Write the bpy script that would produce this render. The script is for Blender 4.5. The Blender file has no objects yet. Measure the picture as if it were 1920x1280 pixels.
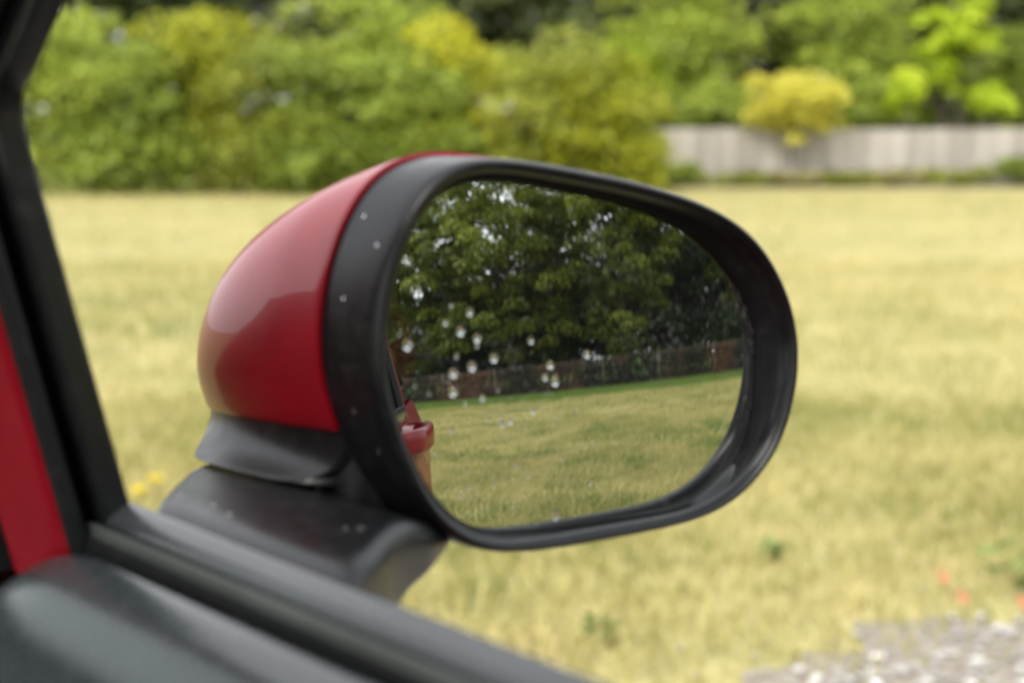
import bpy, bmesh, math, random
import numpy as np
from mathutils import Vector, Matrix

rng = np.random.default_rng(7)
random.seed(7)
R = math.radians
SC = bpy.context.scene
COL = SC.collection

# ------------------------------------------------------------------ camera
cam_d = bpy.data.cameras.new('camera')
cam_d.lens = 50; cam_d.sensor_width = 36
cam_d.clip_start = 0.02; cam_d.clip_end = 3000
cam_d.dof.use_dof = True
cam_d.dof.focus_distance = 0.77
cam_d.dof.aperture_fstop = 5.6
cam = bpy.data.objects.new('camera', cam_d); COL.objects.link(cam)
cam.location = (0, 0, 1.15)
cam.rotation_euler = (R(90 - 8.85), 0, 0)
SC.camera = cam

# ------------------------------------------------------------------ sky, sun, exposure
SUN_AZ, SUN_EL = 205.0, 48.0          # compass style, clockwise from +Y
w = bpy.data.worlds.new('World'); SC.world = w; w.use_nodes = True
nt = w.node_tree; nt.nodes.clear()
sky = nt.nodes.new('ShaderNodeTexSky'); sky.sky_type = 'NISHITA'; sky.sun_disc = False
sky.sun_elevation = R(SUN_EL); sky.sun_rotation = R(SUN_AZ)
sky.air_density = 1.0; sky.dust_density = 4.0; sky.ozone_density = 1.0
hs = nt.nodes.new('ShaderNodeHueSaturation'); hs.inputs['Saturation'].default_value = 0.30
hs.inputs['Value'].default_value = 1.0
bg = nt.nodes.new('ShaderNodeBackground'); bg.inputs['Strength'].default_value = 0.15
wo = nt.nodes.new('ShaderNodeOutputWorld')
# thin even cloud sheet over the clear sky
cl = nt.nodes.new('ShaderNodeMix'); cl.data_type = 'RGBA'; cl.inputs[0].default_value = 0.68
cl.inputs[7].default_value = (7.0, 7.15, 7.3, 1)
nt.links.new(sky.outputs[0], hs.inputs['Color']); nt.links.new(hs.outputs[0], cl.inputs[6]); nt.links.new(cl.outputs[2], bg.inputs[0]); nt.links.new(bg.outputs[0], wo.inputs[0])
sd = bpy.data.lights.new('sun', 'SUN'); sd.energy = 1.4; sd.angle = R(18); sd.color = (1, 0.95, 0.86)
sun = bpy.data.objects.new('sun', sd); COL.objects.link(sun)
sv = Vector((math.sin(R(SUN_AZ)) * math.cos(R(SUN_EL)), math.cos(R(SUN_AZ)) * math.cos(R(SUN_EL)), math.sin(R(SUN_EL))))
sun.rotation_euler = sv.to_track_quat('Z', 'Y').to_euler()
SC.view_settings.view_transform = 'Standard'; SC.view_settings.look = 'None'
SC.view_settings.gamma = 1; SC.view_settings.use_curve_mapping = False
SC.view_settings.exposure = 1.42
SC.render.engine = 'CYCLES'
SC.cycles.max_bounces = 12; SC.cycles.transparent_max_bounces = 16
SC.cycles.use_denoising = True

# ------------------------------------------------------------------ helpers: objects
def tag(o, label=None, cat=None, group=None, kind=None):
    if label: o['label'] = label
    if cat: o['category'] = cat
    if group: o['group'] = group
    if kind: o['kind'] = kind
    return o

def empty(name, loc=(0, 0, 0), rz=0, parent=None):
    o = bpy.data.objects.new(name, None); COL.objects.link(o)
    o.location = loc; o.rotation_euler = (0, 0, rz); o.empty_display_size = 0.1
    if parent: o.parent = parent
    return o

def link(name, me, mat, parent=None, smooth=True, angle=None):
    o = bpy.data.objects.new(name, me); COL.objects.link(o)
    if mat and not me.materials: me.materials.append(mat)
    if parent: o.parent = parent
    if smooth:
        me.polygons.foreach_set('use_smooth', np.ones(len(me.polygons), dtype=bool))
        if angle: me.set_sharp_from_angle(angle=R(angle))
    return o

def pymesh(name, V, Fc):
    me = bpy.data.meshes.new(name); me.from_pydata([tuple(map(float, p)) for p in V], [], Fc)
    me.validate(); me.update(); return me

def fix_normals(me):
    bm = bmesh.new(); bm.from_mesh(me); bmesh.ops.recalc_face_normals(bm, faces=bm.faces); bm.to_mesh(me); bm.free(); me.update()

def loft(rings, closed=True, cap0=False, cap1=False):
    """rings: list of (n,3) arrays -> verts, faces"""
    n = len(rings[0]); V = np.concatenate(rings); Fc = []
    m = n if closed else n - 1
    for k in range(len(rings) - 1):
        a = k * n; b = a + n
        for i in range(m):
            j = (i + 1) % n
            Fc.append((a + i, a + j, b + j, b + i))
    if cap0: Fc.append(tuple(range(n))[::-1])
    if cap1: Fc.append(tuple(range((len(rings) - 1) * n, len(rings) * n)))
    return V, Fc

def poly_mesh(name, V, tint, nv):
    """V (N,nv,3): N separate polygons sharing one mesh, with a per-point colour tint"""
    N = len(V); me = bpy.data.meshes.new(name)
    me.vertices.add(N * nv); me.vertices.foreach_set('co', V.astype(np.float32).ravel())
    me.loops.add(N * nv); me.loops.foreach_set('vertex_index', np.arange(N * nv, dtype=np.int32))
    me.polygons.add(N)
    me.polygons.foreach_set('loop_start', np.arange(0, N * nv, nv, dtype=np.int32))
    me.polygons.foreach_set('loop_total', np.full(N, nv, dtype=np.int32))
    at = me.attributes.new('tint', 'FLOAT', 'POINT'); at.data.foreach_set('value', np.repeat(tint, nv).astype(np.float32))
    me.update(); me.validate(); return me

def catmull(P, n, closed=False):
    P = np.asarray(P, float); m = len(P); out = []
    seg = m if closed else m - 1
    for k in range(seg):
        if closed: p = [P[(k + i - 1) % m] for i in range(4)]
        else: p = [P[min(max(k + i - 1, 0), m - 1)] for i in range(4)]
        for t in np.linspace(0, 1, n, endpoint=False):
            out.append(0.5 * (2 * p[1] + (p[2] - p[0]) * t + (2 * p[0] - 5 * p[1] + 4 * p[2] - p[3]) * t * t + (3 * p[1] - p[0] - 3 * p[2] + p[3]) * t ** 3))
    if not closed: out.append(P[-1])
    return np.array(out)

def tube(P, rad, n=8):
    """tapered tube through points"""
    P = np.asarray(P, float); rings = []
    for i, p in enumerate(P):
        d = P[min(i + 1, len(P) - 1)] - P[max(i - 1, 0)]; d /= np.linalg.norm(d) + 1e-9
        a = np.cross(d, (0.3, 0.2, 0.93) if abs(d[2]) < 0.9 else (1, 0, 0)); a /= np.linalg.norm(a); b = np.cross(d, a)
        th = np.linspace(0, 2 * np.pi, n, endpoint=False)
        rings.append(p + rad[i] * (np.cos(th)[:, None] * a + np.sin(th)[:, None] * b))
    return loft(rings, True, True, True)

class MB:
    def __init__(s): s.V = []; s.F = []; s.n = 0
    def add(s, V, Fc):
        V = np.asarray(V, float); s.V.append(V); s.F += [tuple(i + s.n for i in f) for f in Fc]; s.n += len(V)
    def box(s, c, h):
        c = np.array(c); h = np.array(h)
        V = [c + h * np.array(q) for q in ((-1, -1, -1), (1, -1, -1), (1, 1, -1), (-1, 1, -1), (-1, -1, 1), (1, -1, 1), (1, 1, 1), (-1, 1, 1))]
        s.add(V, [(0, 3, 2, 1), (4, 5, 6, 7), (0, 1, 5, 4), (1, 2, 6, 5), (2, 3, 7, 6), (3, 0, 4, 7)])
    def mesh(s, name): return pymesh(name, np.concatenate(s.V), s.F)

# ------------------------------------------------------------------ helpers: materials
def mat(name):
    m = bpy.data.materials.new(name); m.use_nodes = True
    nt = m.node_tree; b = nt.nodes['Principled BSDF']
    return m, nt, b
def N(nt, t, **kw):
    n = nt.nodes.new(t)
    for k, v in kw.items():
        if k in n.inputs.keys(): n.inputs[k].default_value = v
        else: setattr(n, k, v)
    return n
def ramp(nt, stops, fac=None):
    r = nt.nodes.new('ShaderNodeValToRGB'); e = r.color_ramp.elements
    while len(e) > 1: e.remove(e[-1])
    e[0].position = stops[0][0]; e[0].color = (*stops[0][1], 1)
    for p, c in stops[1:]:
        q = e.new(p); q.color = (*c, 1)
    if fac is not None: nt.links.new(fac, r.inputs[0])
    return r
def noise(nt, scale, detail=4, rough=0.55, vec=None, dist=0.0):
    n = N(nt, 'ShaderNodeTexNoise'); n.inputs['Scale'].default_value = scale; n.inputs['Detail'].default_value = detail
    n.inputs['Roughness'].default_value = rough; n.inputs['Distortion'].default_value = dist
    if vec is not None: nt.links.new(vec, n.inputs['Vector'])
    return n
def bump(nt, b, h, strength, dist):
    n = N(nt, 'ShaderNodeBump'); n.inputs['Strength'].default_value = strength; n.inputs['Distance'].default_value = dist
    nt.links.new(h, n.inputs['Height']); nt.links.new(n.outputs[0], b.inputs['Normal'])

def plastic(name, col, rough, grain=0.15, gscale=2500, spec=0.5):
    m, nt, b = mat(name)
    tc = N(nt, 'ShaderNodeTexCoord')
    n1 = noise(nt, 18, 4, vec=tc.outputs['Object'])
    r = ramp(nt, [(0.3, tuple(c * 0.8 for c in col)), (0.7, tuple(c * 1.15 for c in col))], n1.outputs[0])
    nt.links.new(r.outputs[0], b.inputs['Base Color'])
    n3 = noise(nt, 140, 5, 0.7, vec=tc.outputs['Object'], dist=0.6)
    dr = ramp(nt, [(0.52, (0, 0, 0)), (0.78, (1, 1, 1))], n3.outputs[0])          # a film of dried dust
    dm_ = N(nt, 'ShaderNodeMix', data_type='RGBA'); dmf = N(nt, 'ShaderNodeMath', operation='MULTIPLY'); dmf.inputs[1].default_value = 0.10
    nt.links.new(dr.outputs[0], dmf.inputs[0]); nt.links.new(dmf.outputs[0], dm_.inputs[0]); nt.links.new(r.outputs[0], dm_.inputs[6]); dm_.inputs[7].default_value = (0.10, 0.095, 0.085, 1)
    nt.links.new(dm_.outputs[2], b.inputs['Base Color'])
    mr = N(nt, 'ShaderNodeMapRange'); mr.inputs[1].default_value = 0.3; mr.inputs[2].default_value = 0.7; mr.inputs[3].default_value = rough * 0.82; mr.inputs[4].default_value = rough * 1.2
    nt.links.new(n3.outputs[0], mr.inputs[0]); nt.links.new(mr.outputs[0], b.inputs['Roughness'])
    b.inputs['Specular IOR Level'].default_value = spec
    if grain:
        n2 = noise(nt, gscale, 2, vec=tc.outputs['Object']); bump(nt, b, n2.outputs[0], grain, 0.0004)
    return m

M = {}
M['black'] = plastic('black_plastic', (0.0042, 0.0044, 0.005), 0.33, 0.08, spec=0.26)
M['wall'] = plastic('dull_black', (0.0035, 0.0035, 0.004), 0.5, 0.1, spec=0.12)  # bezel inner wall, made darker and duller to carry the shadow beside the glass
M['seal'] = plastic('rubber_seal', (0.0035, 0.0035, 0.004), 0.75, 0.1, spec=0.1)
M['lip'] = plastic('frame_lip_black', (0.008, 0.0084, 0.009), 0.34, 0.05, spec=0.3)
M['rubber'] = plastic('rubber_lip', (0.005, 0.0056, 0.006), 0.6, 0.1, spec=0.2)
M['moulding'] = plastic('belt_moulding', (0.026, 0.027, 0.030), 0.24, 0.03, spec=0.55)
M['glass_edge'] = plastic('glass_edge', (0.05, 0.053, 0.051), 0.35, 0.0)
M['card'] = plastic('door_card_grey', (0.018, 0.021, 0.024), 0.27, 0.08, 1800, spec=0.55)
M['dash'] = plastic('dash_grey', (0.035, 0.038, 0.040), 0.55, 0.25, 1800)
M['headliner'] = plastic('headliner', (0.05, 0.05, 0.05), 0.9, 0.1)
M['tyre'] = plastic('tyre_rubber', (0.02, 0.02, 0.02), 0.8, 0.1)
m, nt, b = mat('red_paint')
b.inputs['Base Color'].default_value = (0.27, 0.002, 0.010, 1); b.inputs['Roughness'].default_value = 0.38
b.inputs['Coat Weight'].default_value = 0.38; b.inputs['Coat Roughness'].default_value = 0.025; b.inputs['Coat IOR'].default_value = 1.5; b.inputs['Specular IOR Level'].default_value = 0.15
tc = N(nt, 'ShaderNodeTexCoord'); n1 = noise(nt, 60, 4, vec=tc.outputs['Object'])
r = ramp(nt, [(0.3, (0.165, 0.0012, 0.006)), (0.7, (0.195, 0.0018, 0.008))], n1.outputs[0]); nt.links.new(r.outputs[0], b.inputs['Base Color'])
M['red'] = m
m, nt, b = mat('alloy'); b.inputs['Base Color'].default_value = (0.5, 0.5, 0.52, 1); b.inputs['Metallic'].default_value = 1; b.inputs['Roughness'].default_value = 0.3
M['alloy'] = m
# mirror silvering with dried rain specks towards its ends
m, nt, b = mat('mirror_silver')
b.inputs['Base Color'].default_value = (0.64, 0.67, 0.66, 1); b.inputs['Metallic'].default_value = 1; b.inputs['Roughness'].default_value = 0.0
tc = N(nt, 'ShaderNodeTexCoord')
mp = N(nt, 'ShaderNodeMapping'); mp.inputs['Scale'].default_value = (1.0, 1.0, 0.4); nt.links.new(tc.outputs['Object'], mp.inputs[0])
na = noise(nt, 900, 2, vec=mp.outputs[0]); nb = noise(nt, 32, 3, vec=tc.outputs['Object'])
ra = ramp(nt, [(0.56, (0, 0, 0)), (0.68, (1, 1, 1))], na.outputs[0]); rb = ramp(nt, [(0.50, (0, 0, 0)), (0.72, (1, 1, 1))], nb.outputs[0])
mm = N(nt, 'ShaderNodeMath', operation='MULTIPLY'); nt.links.new(ra.outputs[0], mm.inputs[0]); nt.links.new(rb.outputs[0], mm.inputs[1])
mk = N(nt, 'ShaderNodeMath', operation='MULTIPLY_ADD'); nt.links.new(mm.outputs[0], mk.inputs[0]); mk.inputs[1].default_value = 0.16; mk.inputs[2].default_value = 0.006
df = N(nt, 'ShaderNodeBsdfDiffuse'); df.inputs[0].default_value = (0.6, 0.62, 0.63, 1)
mx = N(nt, 'ShaderNodeMixShader'); out = nt.nodes['Material Output']
nt.links.new(mk.outputs[0], mx.inputs[0]); nt.links.new(b.outputs[0], mx.inputs[1]); nt.links.new(df.outputs[0], mx.inputs[2]); nt.links.new(mx.outputs[0], out.inputs[0])
M['mirror'] = m
m, nt, b = mat('water'); b.inputs['Base Color'].default_value = (1, 1, 1, 1); b.inputs['Roughness'].default_value = 0.0
b.inputs['IOR'].default_value = 1.33; b.inputs['Transmission Weight'].default_value = 1.0
M['water'] = m
m, nt, b = mat('car_glass')
gl = N(nt, 'ShaderNodeBsdfGlossy'); gl.inputs['Roughness'].default_value = 0.0; gl.inputs[0].default_value = (1, 1, 1, 1)
tr = N(nt, 'ShaderNodeBsdfTransparent'); tr.inputs[0].default_value = (0.78, 0.84, 0.80, 1)
fr = N(nt, 'ShaderNodeFresnel'); fr.inputs[0].default_value = 1.5
mx = N(nt, 'ShaderNodeMixShader'); nt.links.new(fr.outputs[0], mx.inputs[0]); nt.links.new(tr.outputs[0], mx.inputs[1]); nt.links.new(gl.outputs[0], mx.inputs[2])
nt.links.new(mx.outputs[0], nt.nodes['Material Output'].inputs[0]); M['glass'] = m

def foliage(name, stops, trans=0.35, rough=0.5):
    m, nt, b = mat(name)
    at = N(nt, 'ShaderNodeAttribute'); at.attribute_name = 'tint'
    r = ramp(nt, stops, at.outputs['Fac'])
    nt.links.new(r.outputs[0], b.inputs['Base Color']); b.inputs['Roughness'].default_value = rough
    b.inputs['Specular IOR Level'].default_value = 0.3
    tl = N(nt, 'ShaderNodeBsdfTranslucent'); nt.links.new(r.outputs[0], tl.inputs[0])
    mx = N(nt, 'ShaderNodeMixShader'); mx.inputs[0].default_value = trans
    nt.links.new(b.outputs[0], mx.inputs[1]); nt.links.new(tl.outputs[0], mx.inputs[2]); nt.links.new(mx.outputs[0], nt.nodes['Material Output'].inputs[0])
    return m
FO = {
 'fresh':  foliage('leaf_fresh', [(0, (0.12, 0.165, 0.022)), (0.5, (0.25, 0.32, 0.036)), (1, (0.42, 0.47, 0.07))], 0.42),
 'mid':    foliage('leaf_mid', [(0, (0.11, 0.155, 0.022)), (0.5, (0.22, 0.285, 0.036)), (1, (0.37, 0.43, 0.065))], 0.42),
 'yellow': foliage('leaf_yellow_green', [(0, (0.16, 0.18, 0.014)), (0.5, (0.34, 0.36, 0.022)), (1, (0.56, 0.53, 0.035))], 0.42),
 'olive':  foliage('leaf_olive', [(0, (0.13, 0.155, 0.022)), (0.5, (0.25, 0.285, 0.036)), (1, (0.42, 0.44, 0.07))], 0.42),
 'golden': foliage('leaf_golden', [(0, (0.30, 0.28, 0.025)), (0.5, (0.56, 0.52, 0.06)), (1, (0.70, 0.65, 0.13))]),
 'lime':   foliage('leaf_lime', [(0, (0.16, 0.24, 0.010)), (0.5, (0.34, 0.46, 0.015)), (1, (0.52, 0.60, 0.04))]),
 'dark':   foliage('leaf_dark', [(0, (0.065, 0.085, 0.035)), (0.5, (0.125, 0.155, 0.06)), (1, (0.21, 0.24, 0.09))], 0.42),
 'maple':  foliage('leaf_maple', [(0, (0.045, 0.062, 0.012)), (0.5, (0.13, 0.165, 0.022)), (1, (0.30, 0.32, 0.045))], 0.38),
 'wood':   foliage('leaf_woodland', [(0, (0.014, 0.022, 0.010)), (0.5, (0.028, 0.045, 0.016)), (1, (0.055, 0.075, 0.022))], 0.2),
 'beech':  foliage('leaf_beech_hedge', [(0, (0.014, 0.014, 0.007)), (0.35, (0.028, 0.024, 0.011)), (0.58, (0.075, 0.040, 0.018)), (1, (0.15, 0.065, 0.03))], 0.05),
 'straw':  foliage('grass_blades', [(0, (0.09, 0.14, 0.024)), (0.25, (0.19, 0.21, 0.055)), (0.55, (0.34, 0.305, 0.108)), (1, (0.48, 0.415, 0.185))], 0.3, 0.6),
 'weed':   foliage('leaf_weed', [(0, (0.15, 0.20, 0.055)), (1, (0.26, 0.31, 0.09))]),
}
m, nt, b = mat('bark'); tc = N(nt, 'ShaderNodeTexCoord'); n1 = noise(nt, 9, 6, vec=tc.outputs['Object'], dist=1.0)
r = ramp(nt, [(0.3, (0.035, 0.028, 0.02)), (0.7, (0.11, 0.09, 0.065))], n1.outputs[0]); nt.links.new(r.outputs[0], b.inputs['Base Color']); b.inputs['Roughness'].default_value = 0.9
bump(nt, b, n1.outputs[0], 0.8, 0.03); M['bark'] = m
m, nt, b = mat('weathered_concrete'); tc = N(nt, 'ShaderNodeTexCoord')
mp = N(nt, 'ShaderNodeMapping'); mp.inputs['Scale'].default_value = (2.2, 2.2, 0.22); nt.links.new(tc.outputs['Object'], mp.inputs[0])
n1 = noise(nt, 1.6, 5, vec=mp.outputs[0]); n2 = noise(nt, 14, 6, vec=tc.outputs['Object'])
r1 = ramp(nt, [(0.32, (0.19, 0.17, 0.145)), (0.5, (0.285, 0.26, 0.23)), (0.68, (0.37, 0.34, 0.30))], n1.outputs[0])
r2 = ramp(nt, [(0.3, (0.75, 0.75, 0.75)), (0.7, (1, 1, 1))], n2.outputs[0])
mx = N(nt, 'ShaderNodeMix', data_type='RGBA', blend_type='MULTIPLY'); mx.inputs[0].default_value = 1
nt.links.new(r1.outputs[0], mx.inputs[6]); nt.links.new(r2.outputs[0], mx.inputs[7]); nt.links.new(mx.outputs[2], b.inputs['Base Color'])
b.inputs['Roughness'].default_value = 0.9; bump(nt, b, n2.outputs[0], 0.5, 0.01); M['concrete'] = m
m, nt, b = mat('weathered_wood'); tc = N(nt, 'ShaderNodeTexCoord'); n1 = noise(nt, 12, 5, vec=tc.outputs['Object'])
r = ramp(nt, [(0.3, (0.07, 0.05, 0.03)), (0.7, (0.17, 0.12, 0.075))], n1.outputs[0]); nt.links.new(r.outputs[0], b.inputs['Base Color']); b.inputs['Roughness'].default_value = 0.85
M['wood'] = m
m, nt, b = mat('galvanised_wire'); b.inputs['Base Color'].default_value = (0.12, 0.12, 0.11, 1); b.inputs['Roughness'].default_value = 0.6; M['wire'] = m
m, nt, b = mat('gravel_stone'); at = N(nt, 'ShaderNodeAttribute'); at.attribute_name = 'tint'
r = ramp(nt, [(0, (0.17, 0.16, 0.145)), (0.5, (0.31, 0.295, 0.275)), (0.85, (0.46, 0.445, 0.425)), (1, (0.75, 0.74, 0.72))], at.outputs['Fac']); nt.links.new(r.outputs[0], b.inputs['Base Color'])
b.inputs['Roughness'].default_value = 0.45; M['stone'] = m
def flat(name, col, rough=0.6):
    m, nt, b = mat(name); tc = N(nt, 'ShaderNodeTexCoord'); n1 = noise(nt, 60, 3, vec=tc.outputs['Object'])
    r = ramp(nt, [(0.3, tuple(c * 0.7 for c in col)), (0.7, tuple(min(1, c * 1.2) for c in col))], n1.outputs[0])
    nt.links.new(r.outputs[0], b.inputs['Base Color']); b.inputs['Roughness'].default_value = rough; return m
M['orange_leaf'] = flat('fallen_leaf_orange', (0.42, 0.15, 0.07)); M['yellow_petal'] = flat('yellow_petal', (0.75, 0.60, 0.02))

# ================================================================== GROUND
FN = np.array([-0.935, 0.354])      # unit normal of the far fence line (points back to the field)
FS = -28.2                          # fence line: P . FN = FS
GV0 = np.array([0.580, 2.705]); GN = np.array([-0.55, 0.835])   # gravel edge: point and normal (to the grass)
def gravel_s(x, y):
    return (x - GV0[0]) * GN[0] + (y - GV0[1]) * GN[1]
m, nt, b = mat('dry_field')
geo = N(nt, 'ShaderNodeNewGeometry')
n1 = noise(nt, 0.35, 5, 0.6, geo.outputs['Position']); n2 = noise(nt, 2.6, 5, 0.65, geo.outputs['Position']); n3 = noise(nt, 45, 3, 0.6, geo.outputs['Position'])
def mathn(op, a, bb, c=None):
    q = N(nt, 'ShaderNodeMath', operation=op)
    for i, x in enumerate((a, bb, c)):
        if x is None: continue
        if isinstance(x, (int, float)): q.inputs[i].default_value = x
        else: nt.links.new(x, q.inputs[i])
    return q.outputs[0]
s = mathn('ADD', mathn('MULTIPLY', n1.outputs[0], 0.35), mathn('MULTIPLY', n2.outputs[0], 0.65))
r1 = ramp(nt, [(0.34, (0.22, 0.225, 0.08)), (0.45, (0.32, 0.29, 0.125)), (0.56, (0.39, 0.335, 0.148)), (0.68, (0.31, 0.235, 0.14))], s)
r3 = ramp(nt, [(0.3, (0.55, 0.55, 0.55)), (0.65, (1.05, 1.05, 1.05))], n3.outputs[0])
mx = N(nt, 'ShaderNodeMix', data_type='RGBA', blend_type='MULTIPLY'); mx.inputs[0].default_value = 1
nt.links.new(r1.outputs[0], mx.inputs[6]); nt.links.new(r3.outputs[0], mx.inputs[7])
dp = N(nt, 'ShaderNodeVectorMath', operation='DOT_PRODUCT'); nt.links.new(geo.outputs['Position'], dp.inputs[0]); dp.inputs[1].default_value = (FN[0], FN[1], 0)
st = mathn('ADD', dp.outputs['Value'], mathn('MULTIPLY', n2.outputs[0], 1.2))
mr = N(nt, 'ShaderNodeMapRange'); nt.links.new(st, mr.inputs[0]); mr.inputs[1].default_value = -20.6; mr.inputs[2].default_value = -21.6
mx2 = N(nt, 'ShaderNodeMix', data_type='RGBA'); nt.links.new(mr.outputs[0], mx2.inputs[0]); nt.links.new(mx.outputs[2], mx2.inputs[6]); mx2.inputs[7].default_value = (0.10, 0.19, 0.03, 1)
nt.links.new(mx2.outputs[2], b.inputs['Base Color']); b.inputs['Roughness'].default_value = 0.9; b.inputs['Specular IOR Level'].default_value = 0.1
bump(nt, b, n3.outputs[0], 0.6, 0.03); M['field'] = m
ang = np.linspace(0, 2 * np.pi, 96, endpoint=False)
rings = [np.stack([np.cos(ang) * q, np.sin(ang) * q, np.zeros(96)], 1) for q in (0.05, 3, 8, 16, 30, 60, 150, 600, 1500)]
V, Fc = loft(rings, True, True, False); me = pymesh('field', V, Fc)
fix_normals(me)
tag(link('field', me, M['field'], smooth=False), kind='structure')

# soil and gravel strip beside the car
m, nt, b = mat('gravel_soil'); geo = N(nt, 'ShaderNodeNewGeometry'); n1 = noise(nt, 30, 5, 0.6, geo.outputs['Position']); n2 = noise(nt, 3, 4, 0.6, geo.outputs['Position'])
r = ramp(nt, [(0.3, (0.12, 0.10, 0.075)), (0.6, (0.21, 0.185, 0.15)), (0.8, (0.29, 0.265, 0.23))], n1.outputs[0]); nt.links.new(r.outputs[0], b.inputs['Base Color'])
b.inputs['Roughness'].default_value = 0.9; bump(nt, b, n1.outputs[0], 0.7, 0.02); M['soil'] = m
GT = np.array([GN[1], -GN[0]])
V = []; Fc = []
tt = np.linspace(-7, 14, 420)
for i, t in enumerate(tt):
    e0 = 0.05 * math.sin(t * 5.1) + 0.05 * math.sin(t * 13.7 + 1) + 0.04 * math.sin(t * 29 + 2); e1 = 0.07 * math.sin(t * 4.3 + 2)
    for q, zz in ((e0 + 0.10 + 0.06 * math.sin(t * 3.3), 0.002), (e0 + 0.02, 0.006), (-1.3, 0.008), (-2.6 + e1, 0.006), (-2.68 + e1, 0.002)):
        p = GV0 + GT * t + GN * q; V.append((p[0], p[1], zz))
for i in range(len(tt) - 1):
    for k in range(4):
        a = i * 5 + k; Fc.append((a, a + 1, a + 6, a + 5))
me = pymesh('gravel_path', V, Fc); fix_normals(me)
tag(link('gravel_path', me, M['soil']), kind='structure')

# loose gravel
def ico():
    bm = bmesh.new(); bmesh.ops.create_icosphere(bm, subdivisions=1, radius=1); v = np.array([x.co[:] for x in bm.verts]); f = np.array([[x.index for x in q.verts] for q in bm.faces]); bm.free(); return v, f
iv, iff = ico()
ns = 9500
t = rng.uniform(-3.0, 5.5, ns); q = -rng.gamma(1.8, 0.42, ns) + 0.06
t2 = rng.uniform(-2.5, 3.5, 260); q2 = rng.uniform(0, 0.35, 260) * rng.uniform(0, 1, 260)
t = np.concatenate([t, t2]); q = np.concatenate([q, q2]); keep = (q > -2.5); t = t[keep]; q = q[keep]; ns = len(t)
P = GV0 + t[:, None] * GT + q[:, None] * GN
sz = np.minimum(rng.lognormal(math.log(0.0078), 0.40, ns), 0.0112)
sc = np.stack([sz * rng.uniform(0.8, 1.4, ns), sz * rng.uniform(0.8, 1.4, ns), sz * rng.uniform(0.5, 0.9, ns)], 1)
az = rng.uniform(0, 6.28, ns); V = iv[None] * (1 + 0.28 * rng.standard_normal((ns, len(iv), 1)).clip(-1.5, 1.5)) * sc[:, None, :]
x = V[..., 0] * np.cos(az)[:, None] - V[..., 1] * np.sin(az)[:, None]; y = V[..., 0] * np.sin(az)[:, None] + V[..., 1] * np.cos(az)[:, None]
V = np.stack([x + P[:, 0:1], y + P[:, 1:2], V[..., 2] + 0.010 + sc[:, 2:3] * 0.5], -1)
tri = V[:, iff].reshape(-1, 3, 3); tn = np.repeat(np.clip(rng.beta(2, 2.2, ns) + (rng.uniform(0, 1, ns) < 0.07) * 0.5, 0, 1), len(iff))
tag(link('gravel', poly_mesh('gravel', tri, tn, 3), M['stone'], smooth=False), 'pale loose gravel stones along the edge of the grass', 'gravel', kind='stuff')

# grass blades
def vnoise(P, sc, seed):
    g = np.random.default_rng(seed).uniform(0, 1, (64, 64)); x = P[:, 0] * sc; y = P[:, 1] * sc
    i = np.floor(x).astype(int); j = np.floor(y).astype(int); fx = x - i; fy = y - j; fx = fx * fx * (3 - 2 * fx); fy = fy * fy * (3 - 2 * fy)
    a = g[i % 64, j % 64]; b_ = g[(i + 1) % 64, j % 64]; c = g[i % 64, (j + 1) % 64]; d = g[(i + 1) % 64, (j + 1) % 64]
    return (a * (1 - fx) + b_ * fx) * (1 - fy) + (c * (1 - fx) + d * fx) * fy
def wedge(az0, az1, d0, d1, dens):
    n = int(0.5 * R(az1 - az0) * (d1 * d1 - d0 * d0) * dens)
    d = np.sqrt(rng.uniform(d0 * d0, d1 * d1, n)); a = np.radians(rng.uniform(az0, az1, n))
    return np.stack([np.sin(a) * d, np.cos(a) * d], 1)
pts = np.concatenate([
    wedge(-27, 27, 2.2, 6, 2200), wedge(-26, 26, 6, 12, 500), wedge(-26, 26, 12, 23, 90),
    wedge(102, 146, 3.2, 8, 2600), wedge(104, 146, 8, 14, 1100), wedge(104, 146, 14, 24, 380), wedge(104, 146, 24, 31, 260),
    wedge(27, 104, 2.5, 8, 260), wedge(27, 104, 8, 20, 30)])
g = gravel_s(pts[:, 0], pts[:, 1])
pr = np.where(g > 0.40, 1, np.where(g > -0.02, 0.16 + 0.72 * np.clip(g / 0.40, 0, 1) ** 1.2, np.where(g > -0.30, 0.02 + 0.14 * (g + 0.3) / 0.3, 0.02))); pr = np.where(g < -2.6, 1, pr)
oc = np.abs((pts[:, 0] * math.cos(R(44)) + pts[:, 1] * math.sin(R(44))) + 0.52); fc = -pts[:, 0] * math.sin(R(44)) + pts[:, 1] * math.cos(R(44))
pr = np.where((oc < 0.85) & (fc < 1.5) & (fc > -2.3), 0, pr)
pts = pts[rng.uniform(0, 1, len(pts)) < pr]
fs = pts @ FN
pts = pts[(fs > FS + 0.1) & (pts[:, 1] < 23.2)]; fs = pts @ FN
n = len(pts)
big = vnoise(pts, 0.45, 1) * 0.28 + vnoise(pts, 1.7, 2) * 0.42 + vnoise(pts, 6, 3) * 0.3
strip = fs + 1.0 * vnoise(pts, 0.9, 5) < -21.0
dist = np.hypot(pts[:, 0], pts[:, 1])
tint = np.clip(0.60 + (big - 0.5) * 1.25 + rng.normal(0, 0.16, n), 0, 1)
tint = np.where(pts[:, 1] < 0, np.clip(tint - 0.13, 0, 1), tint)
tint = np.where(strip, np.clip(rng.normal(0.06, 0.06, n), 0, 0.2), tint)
hgt = rng.uniform(0.03, 0.075, n) * (0.7 + 0.9 * vnoise(pts, 1.3, 9)); wd = rng.uniform(0.0018, 0.0035, n) * (1 + dist / 14)
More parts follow.
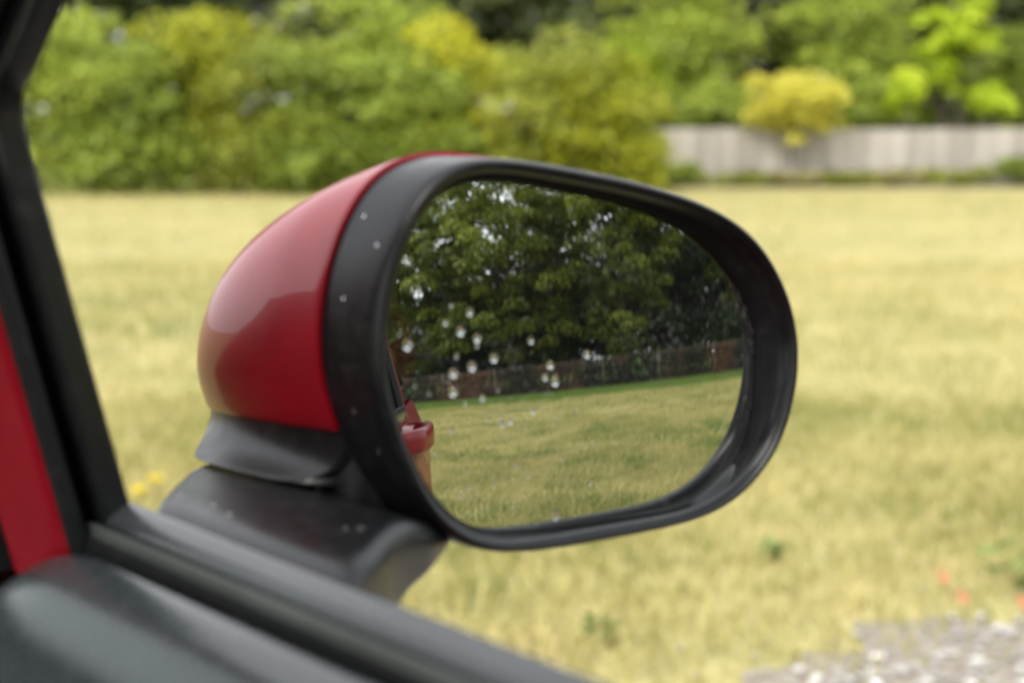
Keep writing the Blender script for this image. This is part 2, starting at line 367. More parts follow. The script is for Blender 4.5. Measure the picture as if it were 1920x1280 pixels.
a = rng.uniform(0, 6.28, n); la = rng.uniform(0, 6.28, n); ln = rng.uniform(0.15, 1.0, n) * hgt
sx = np.cos(a) * wd; sy = np.sin(a) * wd; lx = np.cos(la) * ln; ly = np.sin(la) * ln
Z0 = np.zeros(n)
B0 = np.stack([pts[:, 0] - sx, pts[:, 1] - sy, Z0], 1); B1 = np.stack([pts[:, 0] + sx, pts[:, 1] + sy, Z0], 1)
C0 = np.stack([pts[:, 0] - sx * .8 + lx * .35, pts[:, 1] - sy * .8 + ly * .35, hgt * .62], 1); C1 = np.stack([pts[:, 0] + sx * .8 + lx * .35, pts[:, 1] + sy * .8 + ly * .35, hgt * .62], 1)
T0 = np.stack([pts[:, 0] + lx, pts[:, 1] + ly, hgt * rng.uniform(.75, 1, n)], 1)
quad = np.stack([B0, B1, C1, C0], 1); top = np.stack([C0, C1, T0, T0 + np.stack([sx, sy, Z0], 1) * 0.15], 1)
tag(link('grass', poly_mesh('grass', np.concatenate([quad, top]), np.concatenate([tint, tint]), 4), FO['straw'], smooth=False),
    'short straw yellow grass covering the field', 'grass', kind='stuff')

# ================================================================== PLANTS
def leaves(C, size, tint, up=0.5, asp=0.55, out=None, outw=0.0):
    n = len(C)
    nr = rng.standard_normal((n, 3)); nr[:, 2] = np.abs(nr[:, 2]) * 0.6 + up
    if out is not None: nr += out * outw
    nr /= np.linalg.norm(nr, axis=1)[:, None]
    d = rng.standard_normal((n, 3)); d[:, 2] -= 0.4; d -= nr * np.sum(d * nr, 1)[:, None]; d /= np.linalg.norm(d, axis=1)[:, None]
    s_ = np.cross(nr, d); h = size[:, None] * 0.5
    fold = nr * h * 0.25
    return np.stack([C - d * h, C + s_ * h * asp + fold - d * h * 0.1, C + d * h, C - s_ * h * asp + fold - d * h * 0.1], 1), tint

def crown_points(c, rad, nclump, nleaf, cr, shell=0.55, flat=0.65, lump=0.25, boxy=1.0):
    """clumps spread through an uneven ellipsoid; leaves on each clump's upper side"""
    c = np.array(c); rad = np.array(rad)
    d = rng.standard_normal((nclump, 3)); d /= np.linalg.norm(d, axis=1)[:, None]
    if boxy != 1.0: d = np.sign(d) * np.abs(d) ** boxy
    rr = rng.uniform(shell, 1.0, nclump) ** 0.7
    uneven = 1 + lump * np.sin(d[:, 0] * 5 + c[0] * 3) * np.cos(d[:, 1] * 4 + c[1]) + lump * 0.6 * rng.standard_normal(nclump)
    cc = c + d * rad * (rr * uneven)[:, None]
    cs = cr * rng.uniform(0.6, 1.35, nclump)
    k = rng.integers(0, nclump, nleaf)
    e = rng.standard_normal((nleaf, 3)); e /= np.linalg.norm(e, axis=1)[:, None]; e[:, 2] = np.where(e[:, 2] < -0.3, -e[:, 2], e[:, 2])
    er = rng.uniform(0.45, 1.0, nleaf) ** 0.6
    P = cc[k] + e * (cs[k] * er)[:, None] * np.array([1, 1, flat])
    ct = rng.normal(0, 0.16, nclump)[k]
    return P, ct, e, cc

def stems(mb, base, tips, r0, n=6):
    base = np.array(base, float)
    for tp in tips:
        tp = np.array(tp); mid = base + (tp - base) * 0.5 + rng.normal(0, 0.06, 3) * np.linalg.norm(tp - base); mid[2] += 0.1 * (tp[2] - base[2])
        P = catmull([base, mid, tp], 4); mb.add(*tube(P, np.linspace(r0, r0 * 0.25, len(P)), n))

def shrub(name, label, pal, x, y, hw, z0, z1, depth=1.0, nleaf=4200, lsz=0.13, cat='shrub', group=None, tbase=0.5, cr=None, nclump=None, trunk=True, groundz=0.0, lump=0.22, flat_=0.75, shell=0.45, boxy=1.0, yo=0.0):
    root = empty(name, (x, y, groundz)); tag(root, label, cat, group)
    cz = (z0 + z1) / 2; rz = (z1 - z0) / 2
    cr = cr or 0.36 * min(hw, rz) + 0.1
    P, ct, e, cc = crown_points((0, 0, cz - groundz), (hw - cr * .5, depth, rz - cr * .35), nclump or 46, nleaf, cr, shell=shell, lump=lump, flat=flat_, boxy=boxy)
    P[:, 1] += yo; P[:, 2] = np.abs(P[:, 2]) + 0.01
    if boxy != 1.0 and z0 < 0.5:
        nb = nleaf // 6; P[:nb] = np.stack([rng.uniform(-hw, hw, nb), rng.uniform(-depth, depth * 0.6, nb), rng.uniform(0.01, max(0.75, 0.45 * z1), nb)], 1)
    tint = np.clip(tbase + ct + rng.normal(0, 0.13, nleaf), 0, 1)
    Q, tint = leaves(P, rng.uniform(0.7, 1.35, nleaf) * lsz, tint, out=e, outw=0.7)
    link('crown', poly_mesh('crown', Q, tint, 4), FO[pal], root, smooth=False)
    mb = MB(); idx = rng.choice(len(cc), min(9, len(cc)), replace=False)
    stems(mb, (0, 0, -0.02), cc[idx], 0.035 if trunk else 0.02); link('trunk', mb.mesh('trunk'), M['bark'], root)
    return root

def px(p, y): return (p - 960) / 2667 * y * 0.99
def pz(p, y): return 1.15 + (225 - p) / 2667 * y
HG = 'shrubs of the boundary hedge'
hedge = [
 # px centre, half width px, top px, y, palette, tint base, label
 (-70, 110, 60, 23.4, 'mid', .5, 'mid green hedge shrub hidden behind the windscreen pillar'),
 (120, 125, 35, 23.2, 'fresh', .62, 'light green hedge shrub at the far left, next to the car pillar'),
 (255, 110, 70, 22.7, 'mid', .5, 'mid green hedge shrub, second from the car pillar'),
 (400, 105, 15, 23.3, 'yellow', .42, 'bright yellow-green hedge shrub with a small raised tip left of the mirror'),
 (515, 105, 50, 22.8, 'olive', .45, 'dull olive hedge shrub beside the yellow-green one'),
 (695, 115, -15, 24.2, 'fresh', .62, 'tall rounded fresh green shrub, highest in the hedge'),
 (610, 95, 90, 22.6, 'mid', .45, 'darker green shrub at the foot of the tall rounded one'),
 (880, 95, 25, 23.2, 'yellow', .66, 'bright yellow topped shrub above the mirror housing'),
 (790, 95, 100, 22.5, 'mid', .55, 'mid green low shrub right behind the red mirror cap'),
 (1015, 115, 70, 22.9, 'olive', .62, 'olive yellow shrub above the mirror glass'),
 (1125, 95, 110, 22.6, 'yellow', .34, 'yellowish green shrub ending the hedge beside the concrete wall'),
]
for c_, hw, tp, y, pal, tb, lab in hedge:
    shrub('hedge_shrub', lab, pal, px(c_, y), y, (hw + 25) / 2667 * y, -0.15, pz(tp, y), depth=0.9, nleaf=7000, group=HG, tbase=tb, lsz=0.13, nclump=80, shell=0.15, boxy=0.62)
shrub('weeping_shrub', 'big rounded bright green bush arching over the left end of the wall', 'fresh', px(1270, 27.6), 27.6, 1.55, 0.5, pz(-45, 27.6), 1.3, 8000, 0.13, tbase=.66, nclump=80)
shrub('leafy_shrub', 'small light green bush between the olive shrub and the arching bush', 'lime', px(1175, 26.3), 26.3, 0.75, 0.6, pz(75, 26.3), 0.6, 3200, 0.12, tbase=.25)
shrub('rounded_shrub', 'dome shaped green bush behind the golden shrub', 'fresh', px(1575, 28.2), 28.2, 1.6, 0.4, pz(-20, 28.2), 1.3, 8000, 0.13, tbase=.58, nclump=80)
shrub('golden_shrub', 'golden yellow shrub spilling over the concrete wall', 'golden', px(1492, 24.95), 25.10, 0.80, pz(268, 25), pz(143, 25.1), 0.5, 6500, 0.10, tbase=.5, groundz=0.0, yo=-0.32, nclump=70, boxy=0.8, lump=0.35)
shrub('lime_tree', 'vivid lime young tree above the right end of the wall', 'lime', px(1785, 26.2), 26.2, 0.62, pz(190, 26.2), pz(-5, 26.2), 0.6, 4200, 0.15, cat='tree', tbase=.62, nclump=70, lump=.35, cr=0.2)
shrub('lime_shrub', 'low vivid lime shrub left of the lime young tree', 'lime', px(1690, 25.7), 25.7, 0.36, pz(235, 25.7), pz(135, 25.7), 0.35, 1300, 0.13, tbase=.75, nclump=14)
shrub('lime_shrub', 'low lime shrub right of the lime young tree', 'lime', px(1850, 25.7), 25.7, 0.36, pz(235, 25.7), pz(165, 25.7), 0.35, 1300, 0.13, tbase=.6, nclump=14)
shrub('low_shrub', 'mid green low shrub on the wall between golden and lime shrubs', 'mid', px(1635, 26.4), 26.4, 0.75, 0.7, pz(150, 26.4), 0.5, 3000, 0.12, tbase=.6)
shrub('low_shrub', 'green low shrub on the wall left of the golden shrub', 'mid', px(1340, 26), 26, 1.1, 0.7, pz(165, 26), 0.5, 4000, 0.12, tbase=.66)
shrub('low_shrub', 'mid green low shrub behind the lime young tree', 'mid', px(1790, 27.4), 27.4, 1.3, 0.4, pz(110, 27.4), 0.6, 5000, 0.13, tbase=.5, boxy=0.7)
shrub('grey_green_shrub', 'grey green bush at the far right edge above the wall', 'mid', px(1920, 27.5), 27.5, 1.0, 0.5, pz(40, 27.5), 0.9, 4500, 0.13, tbase=.42)
shrub('climber', 'dark green creeper hanging over the left end of the wall', 'mid', px(1195, 24.6), 24.72, 0.42, 0.05, 1.02, 0.22, 1500, 0.10, tbase=.45)
for c_, h_, hw_, pal_, lab in ((1265, .42, .55, 'mid', 'green weeds at the wall foot nearest the hedge'), (1375, .24, .8, 'olive', 'small olive weeds at the wall foot, left of the golden shrub'), (1480, .24, .8, 'straw', 'dry tan weeds at the wall foot under the golden shrub'), (1585, .24, .8, 'olive', 'olive weeds at the wall foot, right of the golden shrub'), (1680, .32, .8, 'straw', 'dry straw coloured weeds at the wall foot below the low lime shrub'), (1800, .32, .9, 'olive', 'olive weeds at the wall foot below the lime tree'), (1925, .62, .65, 'mid', 'taller green weeds at the right end of the wall')):
    shrub('weed', lab, pal_, px(c_, 24.6), 24.62, hw_, 0.0, h_, 0.16, 1500, 0.08, cat='weed', group='weeds along the wall foot', tbase=.4 if pal_ != 'straw' else .55, trunk=False, nclump=22)

# concrete wall, panels cast in a row
wall = empty('concrete_wall', (1.8, 25.0, 0)); tag(wall, 'low weathered grey concrete wall behind the field', 'wall')
pw = 1.84
for i in range(6):
    hgt_ = 1.0 + 0.012 * math.sin(i * 2.1)
    bm = bmesh.new(); bmesh.ops.create_cube(bm, size=1); bmesh.ops.scale(bm, verts=bm.verts, vec=(pw - 0.012, 0.14, hgt_ + 0.1)); bmesh.ops.bevel(bm, geom=bm.edges[:], offset=0.012, segments=2, affect='EDGES')
    me = bpy.data.meshes.new('panel'); bm.to_mesh(me); bm.free()
    o = link('panel', me, M['concrete'], wall, smooth=False); o.location = (-0.1 + pw * (i + 0.5), 0.012 * math.sin(i * 5.3), hgt_ / 2 - 0.05)
mb = MB(); mb.box((-0.1 + pw * 3, 0.02, 0.45), (pw * 3, 0.05, 0.5)); link('core', mb.mesh('core'), M['concrete'], wall, smooth=False)

# ---------------------------------------------------------------- trees
def tree_meshes(h, crown_r, pal, nclump, nleaf, lsz, cz, crz, seed, cr=0.9, tr=0.22, shell=0.25, lump=0.22, tb=0.45):
    global rng
    keep = rng; rng = np.random.default_rng(seed)
    P, ct, e, cc = crown_points((0, 0, cz), (crown_r, crown_r, crz), nclump, nleaf, cr, shell=shell, lump=lump, flat=0.7)
    P[:, 2] = np.maximum(P[:, 2], 0.15)
    tint = np.clip(tb + ct + rng.normal(0, 0.14, nleaf), 0, 1)
    Q, tint = leaves(P, rng.uniform(0.7, 1.3, nleaf) * lsz, tint, asp=0.75, out=e, outw=0.5)
    crown = poly_mesh('crown', Q, tint, 4); crown.materials.append(FO[pal])
    mb = MB(); tp = [np.array([0, 0, -0.1])]
    for k in range(6): tp.append(np.array([rng.normal(0, 0.10), rng.normal(0, 0.10), (k + 1) / 6 * h * 0.86]))
    tpc = catmull(tp, 4); rad = np.linspace(tr, tr * 0.12, len(tpc)); rad[0] *= 1.5; rad[1] *= 1.2
    mb.add(*tube(tpc, rad, 10))
    for q in cc[rng.choice(len(cc), min(34, len(cc)), replace=False)]:
        zb = max(0.18 * h, min(q[2] - 0.35 * np.hypot(q[0], q[1]), h * 0.8)); i = int(np.argmin(abs(tpc[:, 2] - zb))); b0 = tpc[i]
        mid = b0 + (q - b0) * 0.55 + rng.normal(0, 0.15, 3); pp = catmull([b0, mid, q], 4)
        mb.add(*tube(pp, np.linspace(rad[i] * 0.5, 0.012, len(pp)), 6))
    trunk = mb.mesh('trunk'); trunk.materials.append(M['bark'])
    rng = keep
    return crown, trunk
def tree(name, label, meshes, x, y, rz, sc=1.0, sz=None, group=None):
    root = empty(name, (x, y, 0), rz); root.scale = (sc, sc, sz or sc); tag(root, label, 'tree', group)
    for nm, me in zip(('crown', 'trunk'), meshes): link(nm, me, None, root, smooth=(nm == 'trunk'))
    return root
dk = [tree_meshes(9, 3.0, 'dark', 120, 24000, 0.19, 4.6, 4.5, 11, cr=1.05, shell=0.1), tree_meshes(8, 3.2, 'dark', 120, 24000, 0.19, 4.0, 4.0, 12, cr=1.05, shell=0.1)]
DG = 'dark trees behind the hedge'
for i, (p, y, lab) in enumerate([(-160, 31, 'dark green tree behind the hedge, hidden by the car pillar'), (150, 30.5, 'grey green tree behind the hedge at the far left'), (440, 32, 'dark tree behind the bright yellow-green hedge shrub'), (760, 31.5, 'dark tree behind the tall rounded hedge shrub'), (1010, 30.5, 'grey green tree behind the olive shrub'), (1300, 33, 'dark tree behind the arching bright green bush'), (1480, 32, 'dark tree in the gap between the two rounded bushes'), (1720, 33, 'dark tree behind the lime young tree'), (1960, 32, 'dark tree at the right edge behind the wall')]):
    tree('dark_tree', lab, dk[i % 2], px(p, y), y, i * 1.3, 1.0 + 0.08 * math.sin(i * 2.2), group=DG)

# the far side of the field (seen in the mirror): fence line direction
FT = np.array([0.354, 0.935])
FB = FN * FS                                    # foot of the perpendicular from the camera
def fpt(t, off=0.0): return FB + FT * t - FN * off      # off > 0 is beyond the fence
T0_, T1_ = -22.0, 8.0
# hedge of beech behind the wire, built as separate clipped bushes
HB = 'clipped hedge bushes behind the wire fence'
names = ['at the near car end', 'beside the second post', 'under the big maple trunk', 'below the maple lower boughs', 'in the middle of the mirror', 'right of the middle of the mirror', 'with the most brown leaves', 'at the right side of the mirror', 'past the right edge of the mirror']
tg = np.linspace(T0_, T1_, 10)
for i in range(9):
    tc_ = (tg[i] + tg[i + 1]) / 2; p = fpt(tc_, 0.75); L = (tg[i + 1] - tg[i])
    root = empty('beech_hedge', (p[0], p[1], 0), math.atan2(FT[1], FT[0])); tag(root, 'brown flecked low clipped hedge ' + names[i], 'hedge', HB)
    nl = 5200; Pn = np.stack([rng.uniform(-L / 2, L / 2, nl), rng.uniform(-0.4, 0.4, nl), rng.uniform(0.02, 1.16, nl) + 0.0], 1)
    face = rng.uniform(0, 1, nl) < 0.72; Pn[face, 1] = 0.34 + rng.normal(0, 0.06, face.sum()); topm = (~face) & (rng.uniform(0, 1, nl) < 0.5); Pn[topm, 2] = 1.10 + rng.normal(0, 0.035, topm.sum())
    wp = np.stack([Pn[:, 0] + tc_, Pn[:, 2] * 0.6], 1)
    tn = 0.30 + (vnoise(wp + 30, 0.8, 21) - 0.42) * 1.15 + (vnoise(wp + 30, 3.0, 22) - 0.5) * 0.5 + rng.normal(0, 0.10, nl)
    Q, tn = leaves(Pn, rng.uniform(0.07, 0.13, nl), np.clip(tn, 0, 1), out=np.tile([0, 1.0, 0.2], (nl, 1)), outw=1.0)
    link('foliage', poly_mesh('foliage', Q, tn, 4), FO['beech'], root, smooth=False)
    mb = MB()
    for k in range(9): stems(mb, (-L / 2 + (k + .5) * L / 9, 0, -0.03), [(-L / 2 + (k + .5) * L / 9 + rng.normal(0, .12), 0.05, 1.0)], 0.03)
    link('stem', mb.mesh('stem'), M['bark'], root)
fence = empty('wire_fence', (*fpt(0.0), 0), math.atan2(FT[1], FT[0])); tag(fence, 'wire fence on thin wooden posts along the far side of the field', 'fence')
bm = bmesh.new(); bmesh.ops.create_cone(bm, cap_ends=True, segments=10, radius1=0.03, radius2=0.027, depth=1.3); postm = bpy.data.meshes.new('post'); bm.to_mesh(postm); bm.free()
for k in range(13):
    o = link('post', postm, M['wood'], fence); o.location = (T0_ + 2.7 * k, 0.02 * math.sin(k * 3), 0.62); o.rotation_euler = (0.02 * math.sin(k * 7), 0.03 * math.sin(k * 4), 0)
wm = None
for k in range(7):
    zz = 0.16 + k * 0.17; P = [((T0_ + (T1_ - T0_) * q), 0.05, zz + 0.006 * math.sin(q * 60)) for q in np.linspace(0, 1, 14)]
    V, Fc = tube(P, [0.003 if k < 6 else 0.008] * 14, 5); link('wire' if k < 6 else 'top_rail', pymesh('wire', V, Fc), M['wire'] if k < 6 else M['wood'], fence)

mp1 = tree_meshes(12.5, 4.2, 'maple', 290, 50000, 0.17, 6.5, 5.8, 31, cr=0.78, tr=0.3, shell=0.3, lump=.16, tb=0.50)
mp2 = tree_meshes(12, 3.8, 'maple', 235, 40000, 0.17, 6.2, 5.5, 32, cr=0.75, tr=0.28, shell=0.3, lump=.16, tb=0.42)
wd = [tree_meshes(10.5, 3.2, 'wood', 200, 34000, 0.18, 5.4, 5.3, 41, cr=0.85), tree_meshes(9.5, 3.4, 'wood', 200, 34000, 0.18, 4.8, 4.8, 42, cr=0.85)]
def ft(t, off): p = fpt(t, off); return p[0], p[1]
for i, t_ in enumerate(np.linspace(-24, 9, 9)):
    p = fpt(t_, 12.0 + 0.8 * math.sin(i * 2.3))
    shrub('thicket', 'dense dark thicket closing the wood behind the fence, ' + ['at its far left end', 'second from its left', 'third from its left', 'fourth from its left', 'in its middle', 'fourth from its right', 'third from its right', 'second from its right', 'at its far right end'][i], 'wood', p[0], p[1], 2.7, 0.0, 5.2, 1.4, 9000, 0.20, group='thicket behind the wood', tbase=.3, nclump=80, shell=0.1, boxy=0.7)
tree('maple_tree', 'big maple with olive lit leaves overhanging the fence, left half of the mirror', mp1, *ft(-11.3, 3.2), 0.6)
tree('maple_tree', 'maple with drooping lit boughs in the middle of the mirror', mp2, *ft(-5.2, 3.0), 2.1)
tree('maple_tree', 'dim maple at the left edge of the mirror glass', mp2, *ft(-16.6, 3.8), 4.0, 1.06)
tree('maple_tree', 'dim maple at the right side of the mirror glass', mp1, *ft(3.4, 4.6), 3.7, 0.85)
WG = 'dark wood behind the fence'
for i, (t_, off, lab) in enumerate([(-17, 7, 'dark woodland tree leftmost behind the fence in the mirror'), (-11.5, 8.5, 'dark woodland tree behind the leftmost maple'), (-7.5, 9.5, 'dark woodland tree behind the big olive maple'), (-3.6, 8, 'dark woodland tree between the two middle maples'), (0.5, 9, 'dark woodland tree behind the drooping maple'), (4.4, 7, 'dark woodland tree right of the drooping maple'), (7.5, 9, 'dark woodland tree behind the dim right maple'), (11.2, 6.4, 'dark woodland tree at the right edge of the mirror'), (15.5, 7, 'dark woodland tree past the right edge of the mirror')]):
    tree('woodland_tree', lab, wd[i % 2], *ft(t_ - 5.0, off), i * 1.7, 1.0, 0.86 + 0.08 * math.sin(i * 1.9), group=WG)
for i, (t_, off) in enumerate([(-14, 3.0), (-9.5, 4.6), (-4.5, 4.8), (2.6, 4.4), (5.5, 3.6), (11.5, 3.4)]):
    p = fpt(t_ - 5.0, off)
    shrub('understorey_shrub', 'dark understorey shrub behind the fence, number %s from the left of the mirror' % ['one', 'two', 'three', 'four', 'five', 'six'][i], 'wood', p[0], p[1], 2.3, 0.0, 3.4, 1.5, 6500, 0.17, group='shady undergrowth behind the fence', tbase=.4, nclump=60, shell=0.2)

# ---------------------------------------------------------------- small things on the ground near the car
def weed(label, x, y, r_, n=26, h=0.10, pal='weed'):
    root = empty('broadleaf_weed', (x, y, 0)); tag(root, label, 'weed', 'weeds in the near grass')
    C_ = []; 
    for k in range(n):
        a = rng.uniform(0, 6.28); q = r_ * math.sqrt(rng.uniform(0, 1)); C_.append((math.cos(a) * q, math.sin(a) * q, rng.uniform(0.02, h)))
    Q, tn = leaves(np.array(C_), rng.uniform(0.03, 0.06, n), rng.uniform(0, 1, n), up=1.0)
    tag(link('leaf_tuft', poly_mesh('leaf_tuft', Q, tn, 4), FO[pal], root, smooth=False), kind='stuff')
    mb = MB(); stems(mb, (0, 0, -0.01), [np.array(c_) for c_ in C_[:8]], 0.003, 4); link('stem', mb.mesh('stem'), FO[pal], root)
def gxy(pxx, pyy):
    d = np.array([(pxx - 960) / 2667, 0, 0]); el = R(8.85); uy = -(pyy - 640) / 2667
    dy = math.cos(el) + uy * math.sin(el); dz = -math.sin(el) + uy * math.cos(el); t_ = -1.13 / dz
    return d[0] * t_, dy * t_
weed('small green weed in the dry grass below the mirror', *gxy(1450, 1035), 0.035, 30, 0.05)
weed('dark green weed patch at the right edge by the gravel', *gxy(1912, 1085), 0.09, 40, 0.10)
weed('pale green weed low beside the window ledge end', *gxy(1125, 1185), 0.04, 30, 0.05)
for (pp, lab) in (((1800, 1140), 'orange fallen leaf on the soil above the gravel'), ((1912, 1150), 'orange fallen leaf cut by the right picture edge'), ((1765, 1102), 'brown fallen leaf in the grass left of the orange one')):
    x_, y_ = gxy(*pp); n_ = 8; a_ = np.linspace(0, 2 * np.pi, n_, endpoint=False); rr_ = 0.019 * (1 + 0.2 * np.cos(a_ * 3))
    V = [(0, 0, 0.0)] + [(math.cos(q) * s_ * 0.7, math.sin(q) * s_ * 1.3, 0.012 * abs(math.cos(q))) for q, s_ in zip(a_, rr_)]
    V += [(v0, v1, v2 - 0.0012) for v0, v1, v2 in V]
    Fc = [(0, 1 + k, 1 + (k + 1) % n_) for k in range(n_)] + [(9, 10 + (k + 1) % n_, 10 + k) for k in range(n_)] + [(1 + k, 10 + k, 10 + (k + 1) % n_, 1 + (k + 1) % n_) for k in range(n_)]
    o = link('fallen_leaf', pymesh('fallen_leaf', V, Fc), M['orange_leaf']); o.location = (x_, y_, 0.045); o.rotation_euler = (0.5, 0.1, 0.3); tag(o, lab, 'leaf', 'fallen leaves by the gravel')
for (pp, lab) in (((292, 925), 'yellow flower head in the grass behind the mirror foot'), ((262, 945), 'second yellow flower head nearer the car pillar')):
    x_, y_ = gxy(*pp); root = empty('yellow_flower', (x_, y_, 0)); tag(root, lab, 'flower', 'yellow flowers beside the mirror foot')
    mb = MB(); mb.add(*tube([(0, 0, 0), (0.003, 0, 0.03), (0, 0, 0.06)], [0.003] * 3, 6)); link('stem', mb.mesh('stem'), FO['weed'], root)
    nq = 26; a_ = rng.uniform(0, 6.28, nq); Pq = np.stack([np.cos(a_) * 0.014, np.sin(a_) * 0.014, 0.062 + rng.uniform(0, 0.008, nq)], 1)
    Q, tn = leaves(Pq, np.full(nq, 0.026), np.ones(nq), up=1.4); tag(link('petals', poly_mesh('petals', Q, tn, 4), M['yellow_petal'], root, smooth=False), kind='stuff')

# ================================================================== CAR  (local x outboard, y forward, z up)
car = empty('red_car', (0, 0, 0), R(44)); tag(car, 'red small car seen from its driver window, with black door mirror and grey door trim', 'car')
ZB = 1.009
def wx(z): return 0.250 - 0.22 * (z - ZB)
CXC = -0.52
prof = [(0.22, 0.225), (0.30, 0.245), (0.42, 0.282), (0.55, 0.285), (0.70, 0.295), (0.80, 0.298), (0.86, 0.297), (0.905, 0.289), (0.95, 0.269), (0.985, 0.256), (1.000, 0.247)]
pz_ = np.array([p[0] for p in prof]); pxs = np.array([p[1] for p in prof])
def xs_at(z): return np.interp(z, pz_, pxs)
YC, HL = -0.38, 1.72
def plan_off(y): t_ = np.clip(abs((y - YC) / HL), 0, 1); return 0.62 * np.maximum(0, t_ - 0.55) ** 2.2 * 2.2 + 0.12 * t_ ** 24 + 0.055 * np.maximum(0, -0.62 - y)
def zbot(y):
    q = 0.22
    for yw in (0.86, -1.52):
        d = abs(y - yw)
        if d < 0.345: q = max(q, 0.29 + math.sqrt(0.345 ** 2 - d * d))
    return q
def ztop(y): return 1.0 if y < 0.66 else 1.0 - 0.24 * min(1, (y - 0.66) / 0.68) ** 1.5
def side_grid(ys, sgn=1, nz=22):
    rows = []
    for y in ys:
        zb, zt = zbot(y), ztop(y); zz = zb + (zt - zb) * np.linspace(0, 1, nz)
        ref = 0.22 + (zz - 0.22) * (0.78 / (zt - 0.22))
        x_ = xs_at(ref) - plan_off(y)
        if sgn < 0: x_ = 2 * CXC - x_
        rows.append(np.stack([x_, np.full(nz, y), zz], 1))
    return rows
def solid(o, th=0.0012, off=-1): md = o.modifiers.new('solid', 'SOLIDIFY'); md.thickness = th; md.offset = off; return md
def grid_obj(name, rows, mt, parent, flip=False, angle=None):
    V, Fc = loft(rows, False); 
    if flip: Fc = [f[::-1] for f in Fc]
    return link(name, pymesh(name, V, Fc), mt, parent, angle=angle)
Y_F, Y_R = 0.497, -0.60          # front door shut lines
o = grid_obj('front_wing', side_grid(np.linspace(Y_F + 0.004, 1.338, 40)), M['red'], car)
o = grid_obj('rear_quarter', side_grid(np.linspace(-2.098, Y_R - 0.004, 60)), M['red'], car)
o = grid_obj('far_side', side_grid(np.linspace(-2.098, 1.338, 90), -1), M['red'], car, True)
door = grid_obj('door', side_grid(np.linspace(Y_R, Y_F, 50)), M['red'], car)
# nose, tail, bonnet, roof
def across(y, zt, n=24, crown=0.03):
    x1 = xs_at(1.0) - plan_off(y); x0 = 2 * CXC - x1; t_ = np.linspace(0, 1, n)
    return np.stack([x0 + (x1 - x0) * t_, np.full(n, y), zt + crown * (1 - (2 * t_ - 1) ** 2)], 1)
grid_obj('bonnet', [across(y, ztop(y) + 0.001) for y in np.linspace(0.62, 1.338, 20)], M['red'], car)
for nm, y, zt in (('front_bumper', 1.338, ztop(1.338)), ('tailgate', -2.098, 1.0)):
    x1 = xs_at(0.6) - plan_off(y); rows = []
    for zz in np.linspace(0.24, zt, 12):
        xx = xs_at(0.22 + (zz - 0.22) * (0.78 / (zt - 0.22))) - plan_off(y); t_ = np.linspace(0, 1, 20)
        rows.append(np.stack([2 * CXC - xx + (2 * xx - 2 * CXC) * t_, y + (0.07 if y > 0 else -0.07) * (1 - (2 * t_ - 1) ** 2) * math.sin(math.pi * (0.15 + 0.7 * (zz - .24) / (zt - .24))), np.full(20, zz)], 1))
    grid_obj(nm, rows, M['red'], car)
def roof_row(y, zt, crown):
    x1 = wx(zt) + 0.012; x0 = 2 * CXC - x1; t_ = np.linspace(0, 1, 24)
    return np.stack([x0 + (x1 - x0) * t_, np.full(24, y), zt + crown * (1 - (2 * t_ - 1) ** 4)], 1)
o = grid_obj('roof', [roof_row(y, zt, 0.045) for y, zt in zip(np.linspace(0.02, -1.72, 24), 1.43 + 0.03 * np.sin(np.linspace(0.2, 2.6, 24)))], M['red'], car); solid(o, 0.004, 1)
o = grid_obj('headliner', [roof_row(y, zt - 0.035, 0.045) for y, zt in zip(np.linspace(0.02, -1.72, 12), 1.43 + 0.03 * np.sin(np.linspace(0.2, 2.6, 12)))], M['headliner'], car)
def bar(name, P, rx, ry, mt, parent, n=10):
    P = np.asarray(P, float); rings = []
    for i, p in enumerate(P):
        d = P[min(i + 1, len(P) - 1)] - P[max(i - 1, 0)]; d /= np.linalg.norm(d)
        a = np.cross(d, (1, 0, 0)); a /= np.linalg.norm(a); b_ = np.cross(a, d); th = np.linspace(0, 2 * np.pi, n, endpoint=False)
        ce = np.sign(np.cos(th)) * abs(np.cos(th)) ** 0.6; se = np.sign(np.sin(th)) * abs(np.sin(th)) ** 0.6
        rings.append(p + (ce * rx)[:, None] * b_ + (se * ry)[:, None] * a)
    V, Fc = loft(rings, True, True, True); return link(name, pymesh(name, V, Fc), mt, parent)
for sgn in (1, -1):
    def X(z, dx=0.0, y=0.0): q = wx(z) + dx - 1.15 * plan_off(y); return q if sgn > 0 else 2 * CXC - q
    bar('windscreen_pillar', catmull([(X(0.97, -.01), 0.72, 0.97), (X(1.12, -.02), 0.60, 1.10), (X(1.25, -.015), 0.385, 1.26), (X(1.40, -.01), 0.12, 1.405), (X(1.44, -.01), -0.05, 1.44)], 6), 0.020, 0.026, M['red'], car)
    bar('rear_pillar', catmull([(X(0.97, -.02, -1.72), -1.72, 0.97), (X(1.2, -.02, -1.66), -1.66, 1.2), (X(1.43, -.02, -1.5), -1.50, 1.43)], 6), 0.02, 0.09, M['red'], car)
    bar('centre_pillar', catmull([(X(0.97, -.012), -0.62, 0.97), (X(1.2, -.012), -0.63, 1.2), (X(1.42, -.012), -0.65, 1.42)], 6), 0.012, 0.03, M['red'], car)
    t_ = np.linspace(0, 1, 10); rows = [np.stack([np.array([X(z, -.01, -0.67 - .8 * q) for q in t_]), -0.67 - (0.80 - 0.1 * (z - 1)) * t_, np.full(10, z)], 1) for z in np.linspace(0.99, 1.43, 6)]
    grid_obj('rear_window', rows, M['glass'], car)
rows = []
